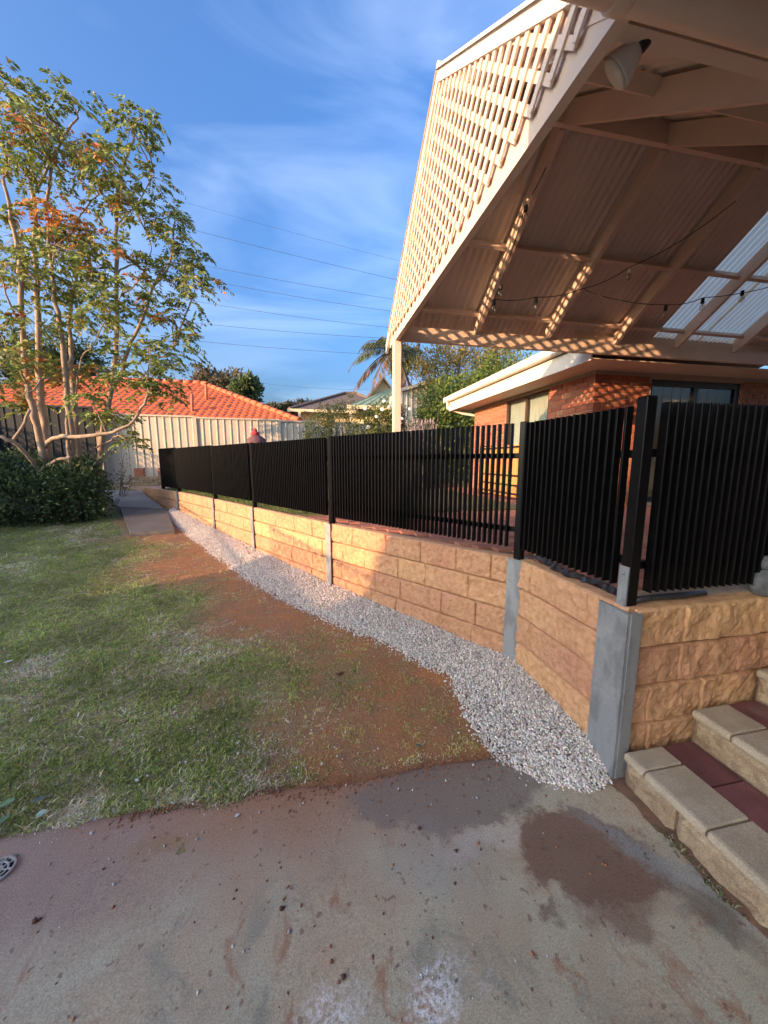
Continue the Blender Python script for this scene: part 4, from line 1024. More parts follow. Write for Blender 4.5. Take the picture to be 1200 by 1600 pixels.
# weeds along the foot of the steps
pts = np.array([(1.40+random.gauss(0,0.012), random.choice((0.80,0.84,0.88,0.97,1.02))+random.gauss(0,0.02), 0.004) for _ in range(240)])
stuff(tag(link('weeds', blades('weeds', pts, rng.uniform(0.008,0.03,len(pts)), pick([(2,(0.10,0.13,0.05)),(2,(0.30,0.27,0.17))], len(pts))), 'grass'), 'tiny weeds and dry straw in the joint below the steps', 'weeds'))
M['soil_edge'] = surf('soil_in_joint', (0.17,0.085,0.045), (0.10,0.058,0.04), 12, 0.95, 0.8, 50, 0.01)
V = []
yy = np.linspace(-0.5, 1.30, 60)
for y in yy:
    w = 0.05+0.03*fbm(0,y,5,3,1.2)+0.05*max(0,(y-1.0))
    for k, (dx, dz) in enumerate(((0,-0.004),(0.35,0.006),(0.75,0.013),(1.15,0.016))): V.append((1.442-w*(1-dx), y, 0.004+dz+0.003*fbm(k*3.0,y,20,2,1.0)))
idx = np.arange(60*4).reshape(60,4); Fq = np.stack([idx[:-1,:-1],idx[:-1,1:],idx[1:,1:],idx[1:,:-1]],-1).reshape(-1,4)
struct(link('soil_strip', np_mesh('soil_strip', np.array(V), Fq, None, True), 'soil_edge'))

# fallen leaves
def fallen_leaf(x, y, z, L, rz, col, label, wd=0.5):
    m = MB(); n = 8; vs = []; 
    for k in range(n+1):
        t = k/n; w = wd*L*0.5*math.sin(math.pi*min(1,t*0.97+0.03))**0.8; c = 0.06*L*math.sin(math.pi*t)
        vs += [((t-0.5)*L,-w,0.004+c*0.6),((t-0.5)*L,0,c*0.2+0.003),((t-0.5)*L,w,0.004+c)]
    m.add(vs, [f for k in range(n) for f in ((3*k,3*k+1,3*k+4,3*k+3),(3*k+1,3*k+2,3*k+5,3*k+4))])
    nm_ = 'leaf_%d' % int(col[0]*1000+col[1]*100)
    if nm_ not in M: M[nm_] = surf(nm_, col, tuple(c*0.75 for c in col), 60, 0.6, 0.2, 200)
    o = m.build('fallen_leaf', nm_, None, loc=(x,y,z)); o.rotation_euler = (random.uniform(-.2,.2),random.uniform(-.2,.2),rz); tag(o, label, 'leaf', 'fallen leaves on the lawn')
for px, py, L, rz, col, lb, wd in ((65,1270,0.040,0.2,(0.30,0.38,0.30),'pale green round leaf lying on the lawn edge',0.75),(60,1250,0.06,0.5,(0.13,0.17,0.13),'dark grey green folded leaf above the pale round leaf',0.35),
        (12,1255,0.055,0.3,(0.13,0.22,0.10),'mid green broad leaf at the lawn edge',0.7),(5,1280,0.05,0.7,(0.10,0.18,0.08),'dark green leaf below the broad leaf at the lawn edge',0.5),
        (10,1345,0.075,0.6,(0.22,0.27,0.20),'long pointed grey green leaf by the round drain',0.28),(655,1165,0.045,-0.6,(0.10,0.10,0.11),'dark dry curled leaf on the bare soil beside the gravel',0.4),(15,1045,0.05,0.4,(0.50,0.50,0.46),'whitish dry leaf on the thick grass',0.6),(370,1268,0.02,0.3,(0.55,0.56,0.56),'white paper scrap on the concrete edge',0.7)):
    z = 0.03 if py < 1290 else 0.008
    p = atZ(px,py,z); fallen_leaf(p.x,p.y,(gz(p.x,p.y)+0.028) if p.y > 1.6 else 0.007, L, rz, col, lb, wd)
# round drain grate
dp = atZ(-4,1362,0.01); t = thing('drain_grate', 'round slotted plastic drain grate set in the concrete', 'drain', (dp.x,dp.y,0.004))
m = MB(); m.lathe([(0.052,0),(0.052,0.012),(0.046,0.014),(0.044,0.002)], (0,0,0), 24); m.build('rim', 'drain', t)
m = MB(); m.lathe([(0.0435,0.001),(0.0435,0.003)], (0,0,0), 24); m.build('pit', 'hole', t)
m = MB()
for rr in (0.014,0.030): m.tube([(rr*math.cos(a),rr*math.sin(a),0.010) for a in np.linspace(0,2*math.pi,25)],0.0035,5)
for k in range(8): a = k*math.pi/4; m.bar((0.006*math.cos(a),0.006*math.sin(a),0.010),(0.045*math.cos(a),0.045*math.sin(a),0.010),0.004,0.006)
m.build('bars', 'drain', t)

# ------------------------------------------------------------------ vegetation
def branch_tubes(m, polyl, r0, r1, n=7, wob=0.0):
    """smooth pixel polyline -> tapered tube"""
    P_ = [Vector(p) for p in polyl]; out = []
    for i in range(len(P_)-1):
        a = P_[max(i-1,0)]; b_ = P_[i]; c = P_[i+1]; d = P_[min(i+2,len(P_)-1)]
        for k in range(4):
            t = k/4; out.append(0.5*((2*b_)+(c-a)*t+(2*a-5*b_+4*c-d)*t*t+(3*b_-a-3*c+d)*t**3))
    out.append(P_[-1])
    if wob: out = [p+Vector((random.gauss(0,wob),random.gauss(0,wob),random.gauss(0,wob))) if 0<i<len(out)-1 else p for i,p in enumerate(out)]
    L = len(out)-1; m.tube(out, [r0+(r1-r0)*(i/L) for i in range(L+1)], n); return out
TY = 8.7
tree = thing('tree', 'multi stemmed tree with green and orange autumn leaves above a dark shrub', 'tree', (-5.25,TY,0.35))
def T(px, py, dy=0.0): p = atY(px, py, TY+dy); return p
def trel(m, o=Vector((-5.25,TY,0.35))): m.v = [(x-o.x,y-o.y,z-o.z) for x,y,z in m.v]; return m
STEMS = [ # (pixel polyline with depth offsets, r0, r1)
 ([(72,800,0),(70,740,0),(62,690,-.1),(52,640,-.2),(43,600,-.2),(36,520,-.3),(32,440,-.3),(28,390,-.3),(15,330,-.4),(5,280,-.4)],.12,.035),
 ([(78,800,.1),(76,720,.1),(68,660,.2),(62,600,.2),(60,520,.3),(57,440,.3),(53,330,.3),(50,285,.3),(48,230,.4),(45,180,.4)],.13,.03),
 ([(90,800,0),(100,740,0),(112,700,-.1),(109,650,-.1),(100,560,-.2),(92,500,-.2),(85,457,-.2),(78,400,-.2),(75,330,-.3),(80,260,-.3)],.11,.03),
 ([(125,810,.2),(123,717,.2),(118,650,.2),(114,597,.3),(112,560,.4),(108,500,.5),(118,440,.5),(127,380,.5)],.12,.03),
 ([(150,800,.5),(158,700,.5),(168,640,.5),(178,583,.5),(182,520,.5),(182,440,.5),(182,370,.5),(183,320,.4),(187,277,.4),(208,220,.3),(206,190,.3)],.11,.022),
 ([(178,600,.5),(190,583,.4),(205,535,.3),(230,477,.2),(238,450,.1),(262,420,0),(272,370,-.1),(272,325,-.1)],.07,.018),
 ([(68,700,0),(90,683,-.2),(130,682,-.4),(167,677,-.5),(200,665,-.6),(225,630,-.7),(232,610,-.7)],.075,.03),
 ([(72,760,-.1),(62,738,-.3),(45,715,-.5),(20,690,-.7),(-10,680,-.8)],.06,.045),
 ([(62,738,-.3),(72,728,-.35),(90,719,-.4),(112,715,-.4)],.055,.045),
 ([(20,690,-.6),(38,660,-.6),(46,640,-.5)],.05,.03),
 ([(50,285,.3),(30,255,.1),(17,233,0),(0,190,-.1),(-10,150,-.2)],.04,.012),
 ([(55,300,.3),(75,260,.4),(100,213,.5),(120,183,.5),(122,165,.5),(110,145,.5)],.045,.010),
 ([(97,400,0),(112,365,.2),(127,337,.3),(160,293,.4),(175,270,.4)],.035,.012),
 ([(182,430,.5),(200,415,.6),(222,409,.7),(247,408,.7),(262,400,.7)],.03,.012),
 ([(182,470,.5),(150,430,.2),(140,400,.1),(118,380,0)],.03,.010),
 ([(183,350,.4),(215,320,.3),(232,285,.2),(240,270,.2)],.026,.008),
 ([(190,460,.5),(215,440,.2),(235,400,0),(232,370,-.1)],.026,.008),
 ([(116,650,.2),(120,600,0),(128,560,-.2),(145,540,-.3),(165,500,-.4)],.035,.012),
 ([(205,535,.3),(225,560,.1),(250,560,0),(270,545,-.1)],.03,.010),
 ([(57,440,.3),(75,410,.6),(100,385,.8),(118,350,.9)],.035,.012),
 ([(36,520,-.3),(15,470,-.6),(0,430,-.8)],.035,.012),
 ([(43,600,-.2),(20,560,-.6),(0,520,-.9),(-20,500,-1)],.04,.014),
 ([(100,600,-.1),(70,590,-.6),(50,610,-.8),(30,620,-.9)],.03,.010),
 ([(150,700,.3),(170,690,.1),(185,680,-.1),(200,690,-.2)],.03,.010),
 ([(106,640,-.1),(107,690,-.15),(113,750,-.2),(118,800,-.2)],.05,.055),
]
m = MB(); tips = []
for poly, r0, r1 in STEMS:
    out = branch_tubes(m, [T(a,b_,c) for a,b_,c in poly], r0*0.62, r1*0.7, 8, 0.010)
    tips.append(out)
CL = [(10,140,36,.1),(40,170,36,.25),(110,158,30,.05),(55,205,42,.45),(78,250,46,.5),(20,255,38,.35),(128,225,32,.3),(150,250,30,.2),(168,255,30,.4),(205,205,32,.08),(222,188,22,.02),(240,282,28,0),
 (190,290,36,.4),(218,330,36,.2),(160,308,28,.1),(85,338,42,.85),(118,352,30,.75),(35,370,50,.2),(88,392,46,.15),(132,398,36,.08),(18,420,42,.35),(60,440,44,.1),(110,450,40,.15),(272,335,26,.05),(272,378,30,.15),
 (302,402,26,.08),(285,420,34,.5),(312,440,26,.15),(250,428,30,.35),(300,470,26,.1),(270,498,34,.15),(190,400,34,.5),(150,430,28,.15),(200,452,36,.15),(160,480,40,.05),(222,488,30,.15),(130,500,40,.1),(40,500,40,.3),
 (20,560,36,.4),(8,600,34,.6),(35,628,34,.6),(108,582,34,.7),(86,588,18,.95),(150,582,30,.3),(228,590,38,.03),(268,562,30,.05),(285,530,26,.15),(200,600,34,.05),(258,612,26,.1),(178,650,26,.1),(205,690,24,.08),(150,650,22,.25),(235,545,30,.05),(60,560,34,.25),(190,545,28,.1),(140,620,20,.2)]
lp, ld, lsz, lc = [], [], [], []
for cx, cy, r, org in CL:
    dy = random.uniform(-0.9,0.7); c = T(cx,cy,dy); ppm = 560/9.4; rr = r/ppm
    nr = int(6+ (r/30.0)**2*17); rr *= 0.64; org = org if org > 0.65 else org*0.35
    # twig from the nearest stem point
    best = min((q for o_ in tips for q in o_[4:]), key=lambda q: (q-c).length + 2.0*max(0,q.z-c.z))
    mid = best.lerp(c,0.55)+Vector((0,0,0.10*rr)); branch_tubes(m, [best, mid, c+Vector((0,0,rr*0.3))], 0.016, 0.006, 5, 0.006)
    hue_o = org
    for k in range(nr):
        v = Vector(rng.normal(size=3)); v.normalize(); v *= rr*random.random()**0.45; v.z *= 0.8
        p = c+v; out = Vector((v.x,v.y,0.0)); 
        if out.length < 1e-3: out = Vector((1,0,0))
        out.normalize(); d0 = (out*0.6+Vector((random.gauss(0,.5),random.gauss(0,.5),random.uniform(-0.3,0.7)))).normalized()
        if k % 3 == 0: m.tube([c+Vector((0,0,rr*0.2)), c.lerp(p,0.6)+Vector((0,0,.03)), p], [0.006,0.004,0.003], 4, False)
        L = random.uniform(0.24,0.42); nl = 9; orange = random.random() < hue_o*0.8
        for q_ in range(nl):
            t = (q_+0.5)/nl; pos = p + d0*L*t + Vector((0,0,-0.55*L*t*t)); tang = (d0+Vector((0,0,-1.1*t))).normalized()
            sdv = tang.cross(Vector((0,0,1)))
            if sdv.length < 1e-3: sdv = Vector((1,0,0))
            sdv.normalize()
            for sg in (-1,1):
                if random.random() < 0.12: continue
                lp.append(pos); ld.append((sdv*sg + tang*0.7 + Vector((0,0,-0.35+random.gauss(0,.25)))).normalized()); lsz.append(random.uniform(0.06,0.135)*(1-0.3*abs(t-0.45)))
                lc.append(2 if orange and random.random() < .85 else (1 if random.random() < 0.14+0.3*hue_o else 0))
lc = np.array(lc); n = len(lc)
cg = pick([(4,(0.20,0.265,0.07)),(3,(0.155,0.215,0.06)),(2,(0.27,0.31,0.085))], n, 0.2); cy_ = pick([(3,(0.36,0.30,0.07)),(2,(0.28,0.26,0.07))], n, 0.15); co = pick([(3,(0.55,0.225,0.06)),(2,(0.50,0.29,0.08)),(1,(0.50,0.16,0.06))], n, 0.15)
cc = np.where((lc==2)[:,None], co, np.where((lc==1)[:,None], cy_, cg))
lpn = np.array([tuple(p-Vector((-5.25,TY,0.35))) for p in lp])
trel(m).build('trunk', 'bark', tree, smooth=True)
link('crown', leaf_mesh('crown', lpn, np.array([tuple(d) for d in ld]), np.array(lsz), cc, 0.46, 0.1), 'leaf', tree)

def bush(name, label, cat, base, blobs, nleaf, size, cols, stems=6, shell=0.55, up=0.3, width=0.5, barkm='bark_dark', group=None, droop=0.1, thin=1.0):
    """blobs: (centre, radii) in world space"""
    base = Vector(base); t = thing(name, label, cat, base, group)
    m = MB()
    for k in range(stems):
        c, r = blobs[k % len(blobs)]; c = Vector(c); r = Vector(r)
        tip = c + Vector((random.uniform(-.5,.5)*r.x, random.uniform(-.5,.5)*r.y, random.uniform(-.2,.6)*r.z))
        a = base + Vector((random.gauss(0,.06),random.gauss(0,.06),-0.03)); mid = a.lerp(tip,0.5)+Vector((random.gauss(0,.08),random.gauss(0,.08),.1))
        rs = (0.012+0.012*(tip-a).length)*thin
        m.tube([tuple(p-base) for p in (a, a.lerp(mid,.5), mid, mid.lerp(tip,.5)+Vector((0,0,.05)), tip)], [rs,rs*.85,rs*.65,rs*.45,rs*.2], 6)
    m.build('stems', barkm, t, smooth=True)
    vol = np.array([r[0]*r[1]*r[2] for c,r in blobs])**(2/3); vol /= vol.sum(); P_, D_ = [], []
    for (c, r), w in zip(blobs, vol):
        k = int(nleaf*w); c = np.array(c); r = np.array(r)
        ncl = max(8, k//28); cd = unit(rng.normal(size=(ncl,3))); cr = rng.uniform(shell,1.0,(ncl,1))**0.6
        cp = cd*cr*(1+0.13*rng.normal(size=(ncl,1)))
        which = rng.integers(0,ncl,k); pp_ = cp[which] + rng.normal(size=(k,3))*0.13
        P_.append(c + pp_*r); dd = cd[which] + rng.normal(size=(k,3))*0.75; dd[:,2] += up; D_.append(dd)
    P_ = np.concatenate(P_); D_ = np.concatenate(D_); ok = P_[:,2] > base.z+0.02
    P_, D_ = P_[ok], D_[ok]; n = len(P_)
    link('crown', leaf_mesh('crown', P_-np.array(base), D_, rng.uniform(0.65,1.3,n)*size, pick(cols,n,0.2), width, droop), 'leaf', t)
    return t
dg = [(4,(0.07,0.11,0.045)),(3,(0.10,0.145,0.055)),(1,(0.15,0.19,0.075))]
bush('shrub', 'dense dark green shrub around the foot of the multi stemmed tree', 'shrub', (-5.3,8.2,0.3),
     [((-5.6,8.25,0.85),(0.95,0.6,0.6)),((-4.75,8.35,0.9),(0.55,0.5,0.62)),((-6.5,8.2,1.0),(0.8,0.6,0.75)),((-5.0,8.7,1.15),(0.6,0.5,0.5)),((-5.9,8.8,1.1),(0.8,0.6,0.6))], 21000, 0.075, dg, 10, 0.5, 0.25, 0.5)
bush('climber', 'thin leggy climber with sparse leaves against the cream fence', 'plant', (-4.75,10.1,0.62), [((-4.62,10.2,1.45),(0.30,0.15,0.85)),((-4.8,10.1,1.0),(0.2,0.15,0.4))], 220, 0.055, [(2,(0.10,0.10,0.045)),(1,(0.16,0.10,0.06))], 7, 0.2, thin=0.35)
ol = [(3,(0.21,0.235,0.075)),(3,(0.15,0.185,0.06)),(2,(0.30,0.28,0.09))]
bush('shrub', 'olive green feathery shrub beside the end of the cream fence', 'shrub', (0.45,10.4,0.85), [((0.25,10.4,2.1),(0.55,0.5,0.85)),((0.75,10.5,2.55),(0.45,0.45,0.75)),((0.25,10.3,1.6),(0.6,0.5,0.7))], 6500, 0.075, ol, 8, 0.35, 0.5, 0.35)
bush('rose_bush', 'leafy shrub dotted with white blooms beside the pergola post', 'shrub', (1.75,10.2,0.85), [((1.55,10.2,2.2),(0.55,0.5,0.75)),((1.95,10.2,2.5),(0.45,0.45,0.7)),((1.7,10.1,1.6),(0.7,0.5,0.7)),((2.2,10.3,1.9),(0.4,0.4,0.8))], 8500, 0.075, [(3,(0.13,0.17,0.055)),(2,(0.22,0.235,0.065)),(1,(0.34,0.31,0.09))], 8, 0.4, 0.3, 0.45)
rb = [o for o in bpy.data.objects if o.name.startswith('rose_bush')][0]
fm = MB()
for k in range(9):
    r_ = 0.055; fm.lathe([(0.01,-0.02),(r_*.8,0),(r_,0.03),(r_*.6,0.035),(r_*.3,0.05)], (0,0,0), 9) if k == 0 else None
fme = fm.mesh('bloom')
for px, py in ((588,652),(597,640),(608,636),(575,668),(628,655),(570,640),(640,640),(618,672),(600,628)):
    p = atY(px, py, 9.75+random.uniform(-.15,.15)); o = link('bloom', fme, 'white_plastic', rb, p-Vector((1.75,10.2,0.85))); o.rotation_euler = (random.uniform(.6,1.6),random.uniform(-.5,.5),0)
bush('rose_bush', 'pinkish twiggy shrub between the pergola post and the bright green tree', 'shrub', (2.55,10.4,0.85), [((2.5,10.4,2.3),(0.3,0.3,0.85))], 1300, 0.07, [(2,(0.15,0.10,0.05)),(2,(0.11,0.13,0.045)),(1,(0.30,0.18,0.12))], 8, 0.2, 0.4)
lav = thing('lavender', 'grey lavender clump with upright pale flower spikes', 'plant', (2.75,8.9,0.85))
pts = np.stack([rng.normal(0,.16,420), rng.normal(0,.14,420), np.zeros(420)],1)
link('stalks', blades('stalks', pts, rng.uniform(0.9,1.45,420), pick([(3,(0.22,0.22,0.19)),(2,(0.16,0.17,0.14))],420), lean=0.13), 'leaf', lav)
hp = pts+np.stack([rng.normal(0,.14,420), rng.normal(0,.14,420), rng.uniform(1.15,1.65,420)],1)
link('flower_spikes', leaf_mesh('flower_spikes', hp, np.tile((0,0,1.0),(420,1))+rng.normal(size=(420,3))*.12, rng.uniform(.08,.16,420), pick([(3,(0.30,0.25,0.27)),(2,(0.25,0.22,0.20))],420), 0.22), 'leaf', lav)
hedge = [(4,(0.13,0.20,0.045)),(3,(0.18,0.24,0.06)),(2,(0.09,0.14,0.04))]; gold = [(3,(0.36,0.25,0.08)),(2,(0.26,0.23,0.07)),(2,(0.17,0.19,0.06))]
bush('tree', 'bushy bright green tree behind the house gutter', 'tree', (5.0,11.3,0.9), [((4.3,11.2,2.3),(1.15,0.9,1.4)),((4.9,11.2,3.3),(1.0,0.9,0.95)),((6.3,11.4,4.0),(1.2,0.9,1.1)),((3.9,11.0,3.2),(0.6,0.6,0.8))], 17000, 0.105, hedge, 8, 0.5, 0.2, 0.5)
bush('tree', 'golden tipped tree rising behind the bright green tree', 'tree', (5.0,12.6,0.9), [((4.6,12.5,4.75),(0.9,0.8,0.9)),((5.7,12.6,4.9),(1.1,0.8,1.0)),((4.1,12.5,4.2),(0.6,0.6,0.7)),((6.6,12.6,5.1),(0.9,0.8,0.9))], 11000, 0.10, gold, 8, 0.45, 0.3, 0.4)
# palm
pbase = Vector((3.95,17.0,1.0)); palm = thing('palm_tree', 'tall palm with drooping fronds partly hidden by the pergola post', 'palm', pbase)
crown_p = atY(612,548,17.0); m = MB(); m.tube([(0,0,-0.05),(0.03,0,2),(-0.02,0,4),tuple(crown_p-pbase)], [0.2,0.16,0.14,0.15], 10); m.build('trunk', 'bark_dark', palm, smooth=True)
fl_, fd_, fs_, fc_ = [], [], [], []; fm = MB()
for k, (az, el, ln, brown) in enumerate([(180,.75,2.6,0),(195,.25,2.7,0),(170,-.35,2.7,1),(150,1.2,2.4,0),(20,.7,2.6,0),(-10,.2,2.6,0),(35,-.5,2.3,1),(270,.6,2.5,0),(90,.6,2.5,0),(225,-.5,2.3,1),(300,-.7,2.2,1),(0,-1.0,1.9,1),(330,.1,2.6,0),(60,.3,2.6,0),(250,1.0,2.2,0)]):
    a = R(az); d0 = Vector((math.cos(a)*math.cos(el),math.sin(a)*math.cos(el),math.sin(el))); c = crown_p-pbase; pts_ = []
    for q_ in range(13):
        t = q_/12; pts_.append(c + d0*ln*t*(1-0.18*t) + Vector((0,0,-ln*0.62*t*t)))
    fm.tube(pts_, [0.03-0.024*i/12 for i in range(13)], 5)
    for q_ in range(1,12):
        tang = (pts_[q_+1]-pts_[q_-1]).normalized(); sdv = tang.cross(Vector((0,0,1))).normalized()
        for s_ in range(4):
            pp_ = pts_[q_].lerp(pts_[q_+1], s_/4)
            for sg in (-1,1): fl_.append(pp_); fd_.append(sdv*sg*0.7+tang*0.5+Vector((0,0,-0.9))); fs_.append(0.62*math.sin(math.pi*min(.95,q_/12+.12))+.1); fc_.append(brown)
fc_ = np.array(fc_); n = len(fc_); cc = np.where((fc_==1)[:,None], pick([(2,(0.27,0.17,0.10)),(1,(0.18,0.15,0.06))],n), pick([(2,(0.11,0.13,0.055)),(1,(0.15,0.17,0.07))],n))
fm.build('frond_ribs', 'bark_dark', palm, smooth=True)
link('fronds', leaf_mesh('fronds', np.array([tuple(p) for p in fl_]), np.array([tuple(p) for p in fd_]), np.array(fs_), cc, 0.075), 'leaf', palm)
# distant trees
def far_tree(px, py, rpx, Y, label, cols, n=3500, size=0.35, hz=1.0, zb=1.0, wide=1.0):
    c = atY(px, py, Y); r = rpx/560*Y; base = (c.x, c.y, zb)
    bl = [((c.x,c.y,c.z),(r*wide,r,r*hz))]
    for k in range(4): bl.append(((c.x+random.uniform(-.8,.8)*r*wide, c.y+random.uniform(-.5,.5)*r, c.z+random.uniform(-.5,.4)*r*hz),(r*.6*wide,r*.6,r*.6*hz)))
    bush('tree', label, 'tree', base, bl, n, size, cols, 7, 0.3, 0.1, 0.4)
gum = [(3,(0.16,0.13,0.08)),(3,(0.12,0.12,0.07)),(2,(0.20,0.15,0.10))]
far_tree(345,605,30,34,'brownish gum tree behind the red tiled roof', gum, 3200, 0.42, 0.75, 1.1, 1.15)
far_tree(385,612,24,31,'light green wispy tree behind the hip of the red roof', [(3,(0.11,0.16,0.06)),(2,(0.15,0.19,0.08))], 2600, 0.40, 1.0, 1.1, 0.8)
far_tree(305,600,20,36,'small gum tree beside the orange vent pipe', gum, 1500, 0.42, 0.9, 1.1)
far_tree(430,640,16,60,'grey green distant tree over the low end of the red roof', [(2,(0.09,0.10,0.06)),(1,(0.13,0.12,0.08))], 1300, 0.7, 0.6, 1.2, 1.8)
far_tree(480,634,9,75,'far hazy tree line beside the brown roof', [(2,(0.10,0.11,0.08)),(1,(0.13,0.12,0.09))], 1200, 0.8, 0.7, 1.2, 3.0)
far_tree(100,560,40,22,'leafy green tree behind the grey fence', [(3,(0.075,0.11,0.035)),(2,(0.11,0.14,0.05))], 4500, 0.22, 0.8, 1.1)
far_tree(15,570,45,20,'dark green tree filling the gap behind the tree stems', [(3,(0.06,0.09,0.03)),(2,(0.09,0.115,0.04))], 4500, 0.2, 0.9, 1.1)
far_tree(625,560,26,24,'pale leafed tree seen between the palm fronds', [(2,(0.22,0.21,0.10)),(2,(0.14,0.16,0.06))], 2400, 0.22, 1.2, 1.1)

# ------------------------------------------------------------------ boundary fences
def steel_fence(name, label, p, q, zb, zt, mat, bay=2.35, face=-1, per=0.20, lattice=0.0):
    """ribbed steel sheet fence from p to q; zb, zt are functions of the distance along it"""
    p = Vector((*p,0)); q = Vector((*q,0)); d = (q-p).normalized(); nrm = Vector((d.y,-d.x,0)); L = (q-p).length
    t = thing(name, label, 'fence', (p.x,p.y,zb(0)))
    o0 = Vector((p.x,p.y,zb(0)))
    k = 0
    while k*bay < L-0.05:
        s0, s1 = k*bay, min((k+1)*bay, L); zl, zh = zb((s0+s1)/2), zt((s0+s1)/2)
        prof = []; s_ = s0+0.03
        while s_ < s1-0.03:
            for ds, dp in ((0,0),(per*.74,0),(per*.80,0.016),(per*.94,0.016)):
                if s_+ds < s1-0.03: prof.append((s_+ds, dp))
            s_ += per
        prof.append((s1-0.03,0)); n = len(prof); m = MB()
        vs = [tuple(p+d*a+nrm*b_-o0+Vector((0,0,z))) for z in (zl,zh-0.02) for a,b_ in prof]
        m.add(vs, [(i,i+1,n+i+1,n+i) for i in range(n-1)]); m.build('steel_sheet', mat, t)
        for z in (zl+0.03, zh-0.01):
            m = MB(); m.bar(p+d*s0+nrm*0.012-o0+Vector((0,0,z)), p+d*s1+nrm*0.012-o0+Vector((0,0,z)), 0.055, 0.045); m.build('rail', mat, t)
        for s_ in ((s0,) if s1 < L else (s0,s1)):
            m = MB(); c = p+d*s_+nrm*0.012-o0; m.bar(c+Vector((0,0,zl-0.1)), c+Vector((0,0,zh+0.012)), 0.06, 0.07, up=d); m.build('post', mat, t)
        if lattice:
            m = MB(); a = zh+0.03; u = s0
            while u < s1+lattice:
                for sg in (1,-1):
                    x0, z0_, x1, z1_ = u, a, u-sg*0+ (-lattice if sg > 0 else lattice), a+lattice
                    x0c, x1c = max(s0,min(s1,x0)), max(s0,min(s1,x1))
                    if abs(x1c-x0c) < 0.05: continue
                    f0, f1 = (x0c-x0)/(x1-x0), (x1c-x0)/(x1-x0)
                    m.bar(p+d*x0c-o0+nrm*0.01*sg+Vector((0,0,z0_+lattice*f0)), p+d*x1c-o0+nrm*0.01*sg+Vector((0,0,z0_+lattice*f1)), 0.01, 0.045, up=nrm)
                u += 0.16
            m.bar(p+d*s0-o0+Vector((0,0,a+lattice)), p+d*s1-o0+Vector((0,0,a+lattice)), 0.04, 0.045)
            m.build('lattice_top', mat, t)
        k += 1
    return t
steel_fence('steel_fence', 'tall cream ribbed steel fence across the back of the yard', (-5.65,11.39), (9.5,12.35), lambda s: 0.95, lambda s: 2.84-0.012*s, 'cream_fence', per=0.19)
steel_fence('steel_fence', 'slate grey ribbed steel fence behind the tree stems', (-12.5,10.75), (-5.70,11.08), lambda s: 0.75, lambda s: 3.02-0.012*s, 'grey_fence', per=0.19)
# unseen side fence added on the left, heights and lattice shaped to cast shade
steel_fence('shade_fence', 'unseen grey steel fence with lattice top added on the tree side to shade the yard', (-8.2,-6.0), (-8.2,10.8), lambda s: 0.05+max(0,(s-8)*0.06), lambda s: (2.6 if s < 2.4 else 2.08 if s < 4.8 else 1.84 if s < 7.2 else 1.30 if s < 12 else 2.1), 'grey_fence', bay=2.4, lattice=0.36)

# unseen house added on the left to shade the near part of the yard
nh = thing('shade_house', 'unseen gabled house added beyond the lattice topped fence to shade the near yard', 'house', (-11.0,-8.3,0))
m = MB(); m.box((-4.4,-8.0,0),(0.6,3.3,3.0)); m.build('wall', 'mortar', nh)
m = MB(); m.add([(-4.8,-8.4,2.95),(1.0,-8.4,2.95),(-1.9,-8.4,5.2),(-4.8,3.7,2.95),(1.0,3.7,2.95),(-1.9,3.7,5.2)],[(0,2,1),(3,4,5),(1,2,5,4),(0,3,5,2),(0,1,4,3)]); m.build('roof', 'roof_dark', nh)

# ------------------------------------------------------------------ neighbouring houses behind
def tiled_slope(m, e0, e1, r0, r1, amp=0.035, per=0.26, course=0.32):
    """corrugated terracotta tile courses between eave edge e0-e1 and ridge edge r0-r1 (r0 may equal r1)"""
    e0, e1, r0, r1 = map(Vector, (e0,e1,r0,r1)); E_ = (e1-e0); ex = E_.normalized(); up = ((r0+r1)/2-(e0+e1)/2); up -= ex*up.dot(ex); H_ = up.length; uy = up.normalized(); nn = ex.cross(uy).normalized()
    if nn.z < 0: nn = -nn
    nc = int(H_/course); 
    for c in range(nc+1):
        h0, h1 = c*course, min(H_, (c+1)*course+0.03)
        if h0 >= H_-0.02: continue
        def lim(h):
            t = min(1,h/H_); a = (r0-e0).dot(ex)*t; b_ = E_.length + ((r1-e0).dot(ex)-E_.length)*t; return a, b_
        a0, b0 = lim(h0); a1, b1 = lim(h1); n = max(2, int((b0-a0)/per*6)); vs = []
        for hh_, aa, bb, lift in ((h0,a0,b0,0.045),(h1,a1,b1,0.0)):
            for i in range(n+1):
                s_ = a0+(b0-a0)*i/n; s_ = min(max(s_,aa),bb)
                vs.append(tuple(e0+ex*s_+uy*hh_+nn*(lift+amp*abs(math.sin(math.pi*s_/per)))))
        lo = len(vs); vs += [tuple(Vector(v)-nn*0.05) for v in vs[:n+1]]
        m.add(vs, [(i,i+1,n+1+i+1,n+1+i) for i in range(n)] + [(lo+i,lo+i+1,i+1,i) for i in range(n)])
def house(name, label, org, parts): pass
rh = thing('tiled_house', 'house with bright red terracotta tiled hip roof behind the cream fence', 'house', (-7.5,18.5,1.0)); ro = Vector((-7.5,18.5,1.0))
ec = [(-14.6,14.4,3.02),(-0.45,14.4,3.02),(-0.45,23.4,3.02),(-14.6,23.4,3.02)]; rd = [(-10.1,18.9,5.12),(-5.0,18.9,5.12)]
m = MB(); tiled_slope(m, ec[0], ec[1], rd[0], rd[1]); m.v = [tuple(Vector(v)-ro) for v in m.v]; stuff(m.build('roof_tiles', 'red_tile', rh))
m = MB(); tiled_slope(m, ec[1], ec[2], rd[1], rd[1]); tiled_slope(m, ec[3], ec[0], rd[0], rd[0]); m.v = [tuple(Vector(v)-ro) for v in m.v]; stuff(m.build('roof_tiles', 'red_tile', rh))
